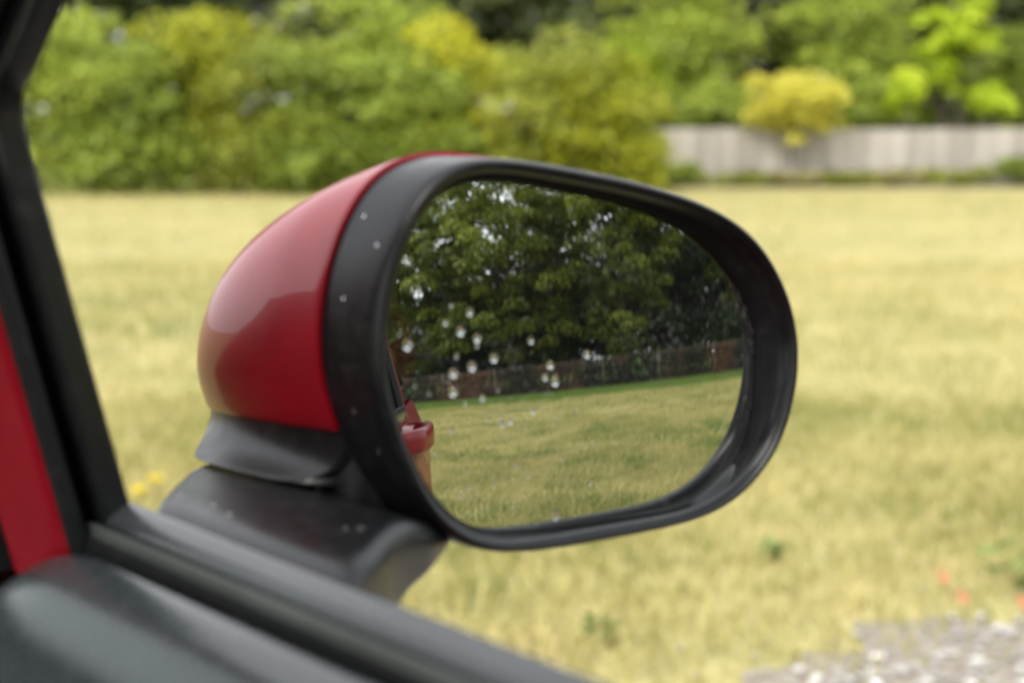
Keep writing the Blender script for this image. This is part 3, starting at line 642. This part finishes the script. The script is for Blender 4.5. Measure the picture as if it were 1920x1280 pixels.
for y, z in zip(np.linspace(0.70, 0.03, 10), np.linspace(0.97, 1.43, 10)):
    t_ = np.linspace(0, 1, 16); x1 = wx(z) - 0.02; rows.append(np.stack([2 * CXC - x1 + 2 * (x1 - CXC) * t_, y + 0.10 * (1 - (2 * t_ - 1) ** 2), np.full(16, z)], 1))
grid_obj('windscreen', rows, M['glass'], car)
rows = []
for y, z in zip(np.linspace(-2.06, -1.72, 10), np.linspace(0.99, 1.43, 10)):
    t_ = np.linspace(0, 1, 16); x1 = wx(z) - 0.02; rows.append(np.stack([2 * CXC - x1 + 2 * (x1 - CXC) * t_, np.full(16, y), np.full(16, z)], 1))
grid_obj('rear_screen', rows, M['glass'], car)
t_ = np.linspace(0, 1, 10); rows = [np.stack([np.full(10, 2 * CXC - wx(z)), 0.42 - 1.0 * t_, np.full(10, z)], 1) for z in np.linspace(0.99, 1.12, 6)]
mb = MB(); mb.box((CXC, -0.40, 0.24), (0.70, 1.62, 0.02)); link('floor_pan', mb.mesh('floor_pan'), M['tyre'], car, smooth=False)
mb = MB(); mb.box((CXC, -1.35, 0.62), (0.66, 0.10, 0.36)); link('rear_seat', mb.mesh('rear_seat'), M['dash'], car, smooth=False)
# wheels
def wheel(x, y):
    wroot = empty('wheel', (x, y, 0.285), parent=car)
    pr_ = [(-.085, .19), (-.085, .26), (-.06, .282), (.06, .282), (.085, .26), (.085, .19), (.06, .185)]
    th = np.linspace(0, 2 * np.pi, 40, endpoint=False); rings = [np.stack([np.full(40, a), np.cos(th) * q, np.sin(th) * q], 1) for a, q in pr_]
    V, Fc = loft(rings); me = pymesh('tyre', V, Fc); fix_normals(me); link('tyre', me, M['tyre'], wroot, angle=40)
    s_ = 1 if x > CXC else -1; mb = MB(); rings = [np.stack([np.full(40, a * s_), np.cos(th) * q, np.sin(th) * q], 1) for a, q in ((.05, .19), (.075, .185), (.07, .165), (.02, .16), (.02, .01))]
    mb.add(*loft(rings))
    for k in range(5):
        a = k * 2 * np.pi / 5; d = np.array([0, math.cos(a), math.sin(a)]); e = np.array([0, -math.sin(a), math.cos(a)]); x0 = np.array([s_, 0, 0])
        V = [x0 * .06 + d * .03 + e * .025, x0 * .06 + d * .03 - e * .025, x0 * .066 + d * .168 - e * .016, x0 * .066 + d * .168 + e * .016]; V += [v - x0 * .03 for v in V]
        mb.add(V, [(0, 1, 2, 3), (0, 4, 5, 1), (1, 5, 6, 2), (2, 6, 7, 3), (3, 7, 4, 0), (7, 6, 5, 4)])
    me = mb.mesh('rim'); fix_normals(me); link('rim', me, M['alloy'], wroot, angle=30)
for x in (0.165, 2 * CXC - 0.165):
    for y in (0.86, -1.52): wheel(x, y)

# --- door: window frame swept round the opening
wpath = [(0.4615, 0.985), (0.4625, 1.02), (0.4660, 1.10), (0.4672, 1.140), (0.4640, 1.1565), (0.4480, 1.1665), (0.416, 1.186), (0.26, 1.281), (0.13, 1.360), (0.06, 1.392), (-0.04, 1.408), (-0.25, 1.412), (-0.46, 1.408), (-0.545, 1.395), (-0.575, 1.36), (-0.580, 1.25), (-0.578, 1.10), (-0.575, 0.985)]
wp = catmull(wpath, 5)
tang = np.gradient(wp, axis=0); tang /= np.linalg.norm(tang, axis=1)[:, None]
nrm = np.stack([tang[:, 1], -tang[:, 0]], 1)     # in (y,z): outward from the opening
if nrm[3][0] < 0: nrm = -nrm
def frame_strip(name, profile, mt, parent, sub=None, thick=0.0):
    pf = catmull(profile, 5) if sub is None else np.array(profile)
    rings = []
    for p, q in zip(wp, nrm):
        ring = []
        for dx, dn in pf:
            yy = p[0] + q[0] * dn; zz = p[1] + q[1] * dn; ring.append((wx(zz) + dx, yy, zz))
        rings.append(np.array(ring))
    V, Fc = loft(rings, False); o = link(name, pymesh(name, V, Fc), mt, parent)
    if thick: solid(o, thick, 0)
    return o
frame_strip('outer_frame', [(-0.001, 0.045), (0.0002, 0.030), (0.0004, 0.014), (0.0004, 0.006)], M['red'], door, thick=0.001)
frame_strip('frame_lip', [(0.0025, 0.004), (0.0018, 0.0008), (0.0, 0.0), (-0.004, 0.0002), (-0.008, 0.0006), (-0.0095, 0.002), (-0.010, 0.006)], M['lip'], door)
frame_strip('glass_channel', [(-0.0098, 0.005), (-0.010, 0.016), (-0.0165, 0.016), (-0.0168, 0.004)], M['seal'], door, sub=1)
frame_strip('channel_rubber', [(-0.0165, 0.006), (-0.0165, 0.003), (-0.018, 0.0012), (-0.021, 0.0012), (-0.0230, 0.004), (-0.0232, 0.008)], M['rubber'], door)
frame_strip('inner_frame', [(-0.0225, 0.006), (-0.0235, 0.0065), (-0.0262, 0.010), (-0.0300, 0.017), (-0.0330, 0.025), (-0.0345, 0.0315), (-0.0335, 0.035), (-0.028, 0.037)], M['red'], door)
frame_strip('door_seal', [(-0.030, 0.036), (-0.0335, 0.036), (-0.0365, 0.0385), (-0.0375, 0.043), (-0.034, 0.047), (-0.025, 0.048)], M['seal'], door)
# belt line: moulding, slot, lowered glass edge, card
yb = np.linspace(-0.585, 0.4735, 40)
def belt(name, profile, mt, parent, y1=None, smoothp=True):
    pf = catmull(profile, 5) if smoothp else np.array(profile); ys = np.linspace(-0.585, y1 or 0.468, 50)
    rows = [np.stack([pf[:, 0], np.full(len(pf), y), pf[:, 1] + 0.0012 * math.sin(y * 2.0)], 1) for y in ys]
    return grid_obj(name, rows, mt, parent)
belt('belt_moulding', y1=0.4630, mt=M['moulding'], parent=door, profile=[(0.2545, 0.985), (0.2555, 0.998), (0.2550, 1.0055), (0.2535, 1.0090), (0.2510, 1.0100), (0.2455, 1.0078), (0.2424, 1.0055), (0.2415, 1.000), (0.2415, 0.98)])
belt('outer_wiper', [(0.2416, 1.003), (0.2408, 1.0036), (0.2396, 0.999), (0.2388, 0.98)], M['seal'], door)
belt('window_glass', [(0.2388, 0.97), (0.2388, 1.0016), (0.2384, 1.0026), (0.2376, 1.0028), (0.2366, 1.0022), (0.2363, 0.97)], M['glass_edge'], door)
belt('inner_wiper', [(0.2365, 0.9990), (0.2354, 1.0006), (0.2335, 0.9985), (0.2318, 0.988), (0.2280, 0.984), (0.2266, 0.988), (0.2258, 0.993), (0.2240, 0.994)], M['seal'], door)
# door card: rolled top edge, sloping and hollowed face
ys = np.concatenate([np.linspace(-0.585, 0.40, 40), np.linspace(0.41, 0.497, 18)])
rows = []
for y in ys:
    e = max(0, (y - 0.43) / 0.067); drop = 0.022 * e ** 2; tuck = 0.006 * e ** 2
    pf = catmull([(0.2258, 0.982), (0.2252, 0.9955), (0.2234, 1.0000), (0.2205, 1.0006), (0.2140, 0.9988), (0.2060, 0.9952), (0.1980, 0.987), (0.1915, 0.970), (0.1860, 0.935), (0.1800, 0.88), (0.172, 0.82), (0.150, 0.775), (0.120, 0.765), (0.118, 0.70), (0.135, 0.60), (0.150, 0.40)], 5)
    rows.append(np.stack([pf[:, 0] + tuck * (pf[:, 0] < 0.222), np.full(len(pf), y), pf[:, 1] - drop], 1))
dc = grid_obj('door_card', rows, M['card'], door); solid(dc, 0.003, 0)
# shut face of the door (red, inside) and dashboard end
mb = MB(); mb.box((0.222, 0.484, 0.62), (0.020, 0.006, 0.34)); link('shut_face', mb.mesh('shut_face'), M['red'], door, smooth=False)
pfd = catmull([(0.213, 0.505), (0.219, 0.512), (0.221, 0.530), (0.222, 0.70)], 6)
rows = [np.stack([pfd[:, 0] - 0.22 * max(0, z - 1.0), pfd[:, 1], np.full(len(pfd), z)], 1) for z in np.linspace(0.45, 1.12, 12)]
grid_obj('pillar_trim', rows, M['dash'], car)
xx = np.linspace(2 * CXC - 0.20, 0.208, 30)
pfd = catmull([(0.46, 0.55), (0.44, 0.72), (0.43, 0.86), (0.45, 0.93), (0.52, 0.962), (0.66, 0.965)], 5)
rows = [np.stack([np.full(len(pfd), x), pfd[:, 0] + 0.03 * max(0, (x - 0.12) / 0.09), pfd[:, 1]], 1) for x in xx]
grid_obj('dashboard', rows, M['dash'], car)
# pull handle of the front door
hp = catmull([(0.256, -0.345, 0.957), (0.274, -0.360, 0.959), (0.294, -0.385, 0.961), (0.302, -0.43, 0.962), (0.302, -0.48, 0.963), (0.294, -0.525, 0.963), (0.274, -0.545, 0.962), (0.256, -0.553, 0.960)], 5)
bar('handle', hp, 0.009, 0.019, M['red'], door, 14)
th = np.linspace(0, 2 * np.pi, 28, endpoint=False); rings = []
for q, xo in ((1.0, 0.2620), (0.97, 0.2790), (0.90, 0.2800), (0.80, 0.2755), (0.3, 0.2720)):
    rings.append(np.stack([np.full(28, xo), -0.450 + np.cos(th) * 0.075 * q, 0.950 + np.sin(th) * 0.032 * q], 1))
V, Fc = loft(rings, True, False, True); link('handle_bowl', pymesh('handle_bowl', V, Fc), M['red'], door)

# ================================================================== DOOR MIRROR
mir = empty('side_mirror', (0, 0, 0), parent=car)
MC = np.array([0.4084, 0.3875, 1.057]); MU = np.array([0.9508, -0.3098, 0.0]); MV = np.array([0.0312, 0.0956, 0.9949]); MN = np.array([-0.3082, -0.9460, 0.1006])
mir.location = MC
def uvn(u, v, n): return np.asarray(u)[..., None] * MU + np.asarray(v)[..., None] * MV + np.asarray(n)[..., None] * MN
RIM = [(0.1033, -0.0057), (0.1007, -0.0219), (0.0951, -0.0384), (0.0866, -0.051), (0.0762, -0.0605), (0.0649, -0.067), (0.0484, -0.0713), (0.0243, -0.0731), (0.0011, -0.074), (-0.0138, -0.0744), (-0.0327, -0.0738), (-0.0438, -0.0725), (-0.0532, -0.0692), (-0.0632, -0.0624), (-0.0724, -0.0502), (-0.0794, -0.0344), (-0.0849, -0.0179), (-0.0879, -0.0029), (-0.088, 0.0098), (-0.0855, 0.0253), (-0.0807, 0.0417), (-0.0732, 0.0571), (-0.0652, 0.0676), (-0.0551, 0.075), (-0.043, 0.0778), (-0.0206, 0.0759), (0.0026, 0.0721), (0.0251, 0.0677), (0.0501, 0.0608), (0.0672, 0.0538), (0.0804, 0.0455), (0.089, 0.0361), (0.0959, 0.0246), (0.1009, 0.0121)]
GLASS = [(0.0877, 0.0051), (0.0856, -0.0141), (0.0812, -0.0344), (0.0722, -0.0518), (0.0543, -0.0635), (0.023, -0.0665), (-0.0093, -0.068), (-0.0353, -0.0665), (-0.051, -0.0607), (-0.0626, -0.0469), (-0.0706, -0.0306), (-0.0761, -0.0118), (-0.0771, 0.0106), (-0.0741, 0.0265), (-0.069, 0.0424), (-0.0606, 0.0572), (-0.049, 0.067), (-0.0332, 0.0688), (-0.0148, 0.0663), (0.0212, 0.0591), (0.0461, 0.0508), (0.064, 0.0402), (0.0769, 0.0273), (0.0846, 0.0156)]
NT = 144; TH = np.linspace(0, 2 * np.pi, NT, endpoint=False)
def polar(P):
    C_ = catmull(P, 8, True); a = np.arctan2(C_[:, 1], C_[:, 0]) % (2 * np.pi); r_ = np.hypot(C_[:, 0], C_[:, 1]); i = np.argsort(a)
    q = np.interp(TH, np.r_[a[i] - 2 * np.pi, a[i], a[i] + 2 * np.pi], np.r_[r_[i], r_[i], r_[i]])
    for _ in range(10): q = 0.5 * q + 0.25 * (np.roll(q, 1) + np.roll(q, -1))
    return q
rR = polar(RIM); rG = polar(GLASS) + 0.0046 * np.exp(-(((TH + np.pi + 0.52) % (2 * np.pi) - np.pi) / 0.62) ** 2)
ct_, st_ = np.cos(TH), np.sin(TH)
RC = 1.02                                          # convex glass, radius of curvature in metres
# glass
rings = []
for q in np.linspace(0.02, 1, 40):
    u_, v_ = rG * q * 1.012 * ct_, rG * q * 1.012 * st_; rings.append(uvn(u_, v_, -(u_ ** 2 + v_ ** 2) / (2 * RC)))
V, Fc = loft(rings, True, True, False); me = pymesh('mirror_glass', V, Fc)
go = link('mirror_glass', me, M['mirror'], mir)
nn = V + MN * RC; nn /= np.linalg.norm(nn, axis=1)[:, None]
pn = sum((np.array(p.normal) @ MN) * p.area for p in me.polygons)
if pn < 0: me.flip_normals()
me.normals_split_custom_set_from_vertices([tuple(map(float, q)) for q in nn])
# bezel: inner wall, rounded lip, outer band
SU, SV = -0.3275, 0.101                            # drift of the shell per metre of depth (it runs along the car)
def ring(r_, n_, d=0.0): return uvn(r_ * ct_ + SU * d, r_ * st_ + SV * d, np.full(NT, n_))
CR = 0.0125
mixr = lambda t: rG * (1 - t) + rR * t
pr_ = [(rG * 0.985, -0.010, 0), (rG + 0.0012, -0.0055, 0), (rG + 0.0020, 0.0003, 0), (mixr(0.42), 0.0032, 0), (np.minimum(mixr(0.72), rR - 0.0050), 0.0066, 0), (rR - 0.0043, 0.0102, 0), (rR - 0.0024, 0.0124, 0), (rR - 0.0009, 0.0118, 0.0006), (rR, 0.0098, 0.0025), (rR + 0.0004, 0.0060, 0.0063), (rR + 0.0006, -0.002, 0.0143), (rR + 0.0006, -0.010, 0.0223), (rR + 0.0004, -0.0185, 0.031), (rR - 0.0010, -0.0190, 0.0315), (rR - 0.004, -0.0190, 0.0315)]
rings = [ring(a, n_, d) for a, n_, d in pr_]
rings = list(catmull(np.array(rings).reshape(len(rings), -1), 4).reshape(-1, NT, 3))
kw = 14                                           # first rings: dull near-black inner wall, shadow round the glass put into its tone
V, Fc = loft(rings[:kw + 1]); me = pymesh('inner_wall', V, Fc); fix_normals(me); link('inner_wall', me, M['wall'], mir)
V, Fc = loft(rings[kw:]); me = pymesh('bezel', V, Fc); fix_normals(me); link('bezel', me, M['black'], mir)
V, Fc = loft([ring(rG * q, -0.0095, 0) for q in (1.0, 0.5, 0.02)], True, False, True); link('backing_plate', pymesh('backing_plate', V, Fc), M['seal'], mir)
# shell
LS, Q0, VS = 0.1229, 0.0305, 0.03
def section(e, off=0.0):
    q = Q0 + e; uc, vc = -0.040, -0.0265
    ku = max(1e-4, 1 - (e / LS) ** 3.5) ** (1 / 2.39); kv = max(1e-4, 1 - (e / LS) ** 1.323) ** (1 / 3.16)
    u_ = uc + (rR * ct_ - uc) * ku; v_ = vc + (rR * st_ - vc) * kv
    P2 = np.stack([u_, v_], 1); tg_ = np.roll(P2, -1, 0) - np.roll(P2, 1, 0); tg_ /= np.linalg.norm(tg_, axis=1)[:, None] + 1e-12
    P2 = P2 + np.stack([tg_[:, 1], -tg_[:, 0]], 1) * off
    return P2 + np.array([SU * q * (1 + 0.075 * min(1, e / 0.03)), VS * q + (SV - VS) * Q0]), CR - q
es = LS * np.sin(np.linspace(0, 1, 44) * np.pi / 2); es[-1] = LS * 0.9995
def split(P2, vcut):
    C_ = np.vstack([P2, P2[:1]]); s0 = C_[:, 1] - vcut
    iu = [i for i in range(NT) if s0[i] <= 0 < s0[i + 1]][0]; idn = [i for i in range(NT) if s0[i] > 0 >= s0[i + 1]][0]
    def cross(i): t_ = s0[i] / (s0[i] - s0[i + 1]); return C_[i] + (C_[i + 1] - C_[i]) * t_
    return iu, idn, cross(iu), cross(idn)
# cap: the part of each section above the split line
rows = []
for e in es:
    P2, n_ = section(e + 0.0006, 0.0012 + 0.0010 * math.exp(-e / 0.02)); vcut = -0.0265 + VS * (Q0 + e) + (SV - VS) * Q0
    i_up, i_dn, c_up, c_dn = split(P2, vcut)
    arc = [c_up]; i = (i_up + 1) % NT
    while True:
        arc.append(P2[i])
        if i == i_dn: break
        i = (i + 1) % NT
    arc.append(c_dn); arc = np.array(arc)
    L_ = np.r_[0, np.cumsum(np.linalg.norm(np.diff(arc, axis=0), axis=1))]; sN = np.linspace(0, L_[-1], 90)
    rows.append(uvn(np.interp(sN, L_, arc[:, 0]), np.interp(sN, L_, arc[:, 1]), np.full(90, n_)))
V, Fc = loft(rows, False); me = pymesh('mirror_cap', V, Fc); fix_normals(me)
s_ = sum((np.array(p.normal) @ (np.array(p.center) - MU * -0.03 - MN * -0.05)) * p.area for p in me.polygons)
if s_ < 0: me.flip_normals()
cap = link('mirror_cap', me, M['red'], mir); solid(cap, 0.0030, -1)
bv = cap.modifiers.new('bevel', 'BEVEL'); bv.width = 0.0011; bv.segments = 3; bv.limit_method = 'ANGLE'; bv.angle_limit = R(50)
# lower housing: inner shell plus a flared skirt over the foot, fused and smoothed
mb = MB()
rings = [];
for e in es:
    P2, n_ = section(e, -0.0003); rings.append(uvn(P2[:, 0], P2[:, 1], np.full(NT, n_)))
V, Fc = loft(rings, True, True, True); mb.add(V, Fc)
def resample(P, n):
    P = np.asarray(P, float); L_ = np.r_[0, np.cumsum(np.linalg.norm(np.diff(P, axis=0), axis=1))]; q = np.linspace(0, L_[-1], n)
    return np.stack([np.interp(q, L_, P[:, k]) for k in range(P.shape[1])], 1)
lf = []
for e in es[:-6]:
    P2, n_ = section(e, 0.0); _, _, cu, cd = split(P2, -0.0265 + VS * (Q0 + e) + (SV - VS) * Q0); lf.append((uvn(cd[0], cd[1], n_) + MC)[:2])
lf = np.array(lf)[::-1]                              # nose to band
dA = lf[-1] - lf[-6]; dA /= np.linalg.norm(dA); lf = np.vstack([lf, lf[-1] + dA * 0.003 + np.array([0.0030, 0]), lf[-1] + dA * 0.0045 + np.array([0.0080, 0])]); eA = lf[-1]; bd = MU[:2] / np.linalg.norm(MU[:2])
top_c = np.vstack([resample(lf, 30), resample([eA, eA + bd * 0.012 + MN[:2] * -0.016, eA + bd * 0.055 + MN[:2] * -0.022], 20)[1:], resample([eA + bd * 0.055 + MN[:2] * -0.026, lf[0] + bd * 0.03, lf[0] + bd * 0.006], 20)])
bA = catmull([(.313, .516), (.3075, .511), (.3050, .500), (.3055, .480), (.3080, .460), (.3130, .444)], 8); bB = catmull([(.3130, .444), (.3195, .4345), (.330, .427), (.345, .424), (.366, .430)], 8); bC = catmull([(.372, .435), (.365, .46), (.345, .510), (.322, .521)], 8)
bot_c = np.vstack([resample(bA, 30), resample(bB, 20)[1:], resample(bC, 20)])
zb = np.concatenate([np.interp(np.linspace(0, 1, 30), [0, .35, .7, 1], [1.0112, 1.0112, 1.0111, 1.0105]), np.full(19, 1.0106), np.full(20, 1.0110)])
zb = np.convolve(np.r_[zb[-4:], zb, zb[:4]], np.ones(9) / 9, 'valid')
rings = []
cen = bot_c.mean(0)
for t_, ins in ((0, 0.0030), (0, 0.0008), (0.015, 0.0002), (0.04, 0), (0.07, 0), (0.11, 0), (0.16, 0), (0.22, 0), (0.3, 0), (0.42, 0), (0.56, 0), (0.72, 0), (0.86, 0), (1, 0)):
    k_ = 1 - (1 - t_) ** 6.0; q = bot_c + (top_c - bot_c) * k_; dv = cen - q; q = q + dv / np.linalg.norm(dv, axis=1)[:, None] * ins; z_ = zb + (1.037 - zb) * t_
    rings.append(np.stack([q[:, 0] - MC[0], q[:, 1] - MC[1], z_ - MC[2]], 1))
V, Fc = loft(rings, True, True, True); mb.add(V, Fc)
me = mb.mesh('lower_housing'); fix_normals(me); link('lower_housing', me, M['black'], mir, angle=45)
# foot (arm from the door)
def rrect(f0, f1, z0, z1, r_, n=6):
    P = []
    for cx, cz, a0 in ((f1 - r_, z1 - r_, 0), (f0 + r_ * 1.6, z1 - r_, 90), (f0 + r_ * 1.6, z0 + r_, 180), (f1 - r_, z0 + r_, 270)):
        for a in np.linspace(a0, a0 + 90, n): P.append((cx + r_ * math.cos(R(a)) * (1.6 if cx < (f0 + f1) / 2 else 1), cz + r_ * math.sin(R(a))))
    return np.array(P)
FZ = 1.0095
keys = np.array([  # x, rear f, front f, bottom z, top z
 (.246, .334, .448, .900, .975), (.2515, .336, .453, .930, .992), (.257, .339, .459, .950, FZ - .006), (.263, .343, .465, .962, FZ - .0015), (.270, .347, .472, .969, FZ), (.285, .357, .487, .974, FZ), (.300, .368, .501, .978, FZ), (.315, .377, .508, .981, FZ - .0010), (.332, .386, .505, .982, FZ - .007), (.352, .400, .490, .984, FZ - .015), (.368, .416, .475, .986, FZ - .019)])
kk = catmull(keys, 4); rings = []
for x_, f0, f1, z0, z1 in kk:
    P = rrect(f0, f1, z0, z1, min(0.0065, (z1 - z0) * .42)); rings.append(np.stack([np.full(len(P), x_) - MC[0], P[:, 0] - MC[1], P[:, 1] - MC[2]], 1))
mb = MB(); V, Fc = loft(rings, True, True, True); mb.add(V, Fc)
mb.add(*tube(np.array([(.345, .44, .985), (.345, .44, 1.03)]) - MC, [.022, .020], 20))
me = mb.mesh('mirror_foot'); fix_normals(me); link('mirror_foot', me, M['black'], mir, angle=50)
# rain drops on the glass and the housing
bm = bmesh.new(); bmesh.ops.create_uvsphere(bm, u_segments=16, v_segments=10, radius=1); bmesh.ops.delete(bm, geom=[v for v in bm.verts if v.co.z < -0.15], context='VERTS')
bmesh.ops.holes_fill(bm, edges=[e for e in bm.edges if e.is_boundary]); dm = bpy.data.meshes.new('water_drop'); bm.to_mesh(dm); bm.free(); dm.materials.append(M['water'])
dm.polygons.foreach_set('use_smooth', np.ones(len(dm.polygons), dtype=bool)); dm.set_sharp_from_angle(angle=R(60))
DROPS = [(-0.0515, 0.0226, 4), (-0.044, 0.0197, 8), (-0.0543, 0.0164, 5), (-0.0482, 0.0125, 8), (-0.0416, 0.0094, 8), (-0.0417, 0.0065, 4), (-0.0699, 0.0087, 10), (-0.0505, 0.003, 5), (-0.0349, 0.0012, 8), (-0.0186, 0.007, 6), (0.0063, -0.0002, 8), (-0.0729, 0.0129, 3), (-0.0442, -0.0014, 11), (-0.052, -0.0035, 9), (-0.0525, -0.0105, 10), (-0.0105, -0.0033, 8), (-0.0131, -0.008, 7), (-0.0087, -0.0098, 9), (-0.0405, -0.014, 7), (-0.0478, -0.0156, 5), (-0.0187, -0.0207, 6), (-0.0325, -0.0243, 7), (-0.029, -0.024, 6), (-0.0, -0.0213, 4), (-0.0537, -0.0253, 5), (-0.0358, -0.0316, 4), (-0.0271, -0.042, 5), (-0.0063, -0.0414, 4), (0.0061, -0.0531, 5), (-0.0503, -0.0514, 5), (-0.0485, -0.0412, 4), (-0.0472, -0.0476, 4), (-0.0371, -0.0483, 4), (-0.0286, -0.0584, 4), (-0.01, -0.0638, 9), (-0.0611, -0.0336, 4), (-0.0218, -0.0457, 4), (-0.0384, -0.0229, 2.5), (-0.0376, -0.0259, 2.5), (-0.0315, -0.0284, 2.5), (-0.0332, -0.0297, 2.5), (-0.0679, -0.0072, 3), (-0.0543, -0.0066, 3), (-0.0623, -0.0107, 3), (-0.0337, -0.0116, 3), (0.0683, -0.0033, 2.5), (0.0076, -0.0359, 2.5), (-0.0006, -0.0383, 2.5)]
def frame_of(nv, upv=MV):
    nv = np.array(nv, float); nv /= np.linalg.norm(nv); b_ = np.array(upv) - nv * np.dot(upv, nv); b_ /= np.linalg.norm(b_); a = np.cross(b_, nv)
    return Matrix(((a[0], b_[0], nv[0]), (a[1], b_[1], nv[1]), (a[2], b_[2], nv[2]))).to_quaternion()
def drop(p, nv, r_, h, el=1.15):
    o = bpy.data.objects.new('water_drop', dm); COL.objects.link(o); o.parent = mir
    o.rotation_mode = 'QUATERNION'; o.rotation_quaternion = frame_of(nv); o.scale = (r_, r_ * el, r_ * h)
    nv = np.array(nv) / np.linalg.norm(nv); o.location = Vector(map(float, np.array(p) + nv * r_ * h * 0.10)); return o
for u_, v_, q in DROPS:
    n_ = -(u_ * u_ + v_ * v_) / (2 * RC); p = uvn(np.array(u_), np.array(v_), np.array(n_)); nv = p + MN * RC
    drop(p, nv, (0.00016 if q < 6 else 0.00017) * q * rng.uniform(0.85, 1.15), rng.uniform(0.7, 0.95), 1.0 + 0.45 * rng.uniform())

# beads on the black plastic: dropped on to the real surfaces along rays
from mathutils.bvhtree import BVHTree
def beads(objname, spots, dirv, r0):
    o = next(c for c in mir.children if c.name.split('.')[0] == objname); me = o.data
    bv_ = BVHTree.FromPolygons([v.co[:] for v in me.vertices], [p.vertices[:] for p in me.polygons])
    for P in spots:
        h, nrm_, i, d = bv_.ray_cast(Vector(P), Vector(dirv))
        if h is not None:
            nv = np.array(nrm_); nv = nv if np.dot(nv, dirv) < 0 else -nv
            drop(np.array(h), nv, r0 * rng.uniform(0.6, 1.3), 0.55, 1.1)
q = []
for k in range(5): q.append(tuple(np.array([rng.uniform(.262, .300), rng.uniform(.35, .48), 1.05]) - MC))
beads('mirror_foot', q, (0, 0, -1), 0.0007)
q = []
for k in range(5): q.append(tuple(uvn(np.array(-0.16), np.array(rng.uniform(-0.03, 0.06)), np.array(rng.uniform(-0.012, 0.004)))))
beads('bezel', q, tuple(MU), 0.0007)
q = []
for k in range(18): q.append(tuple(uvn(np.array(rng.uniform(-0.055, 0.04)), np.array(-0.12), np.array(rng.uniform(-0.004, 0.008)))))
beads('bezel', q, tuple(MV), 0.0010)
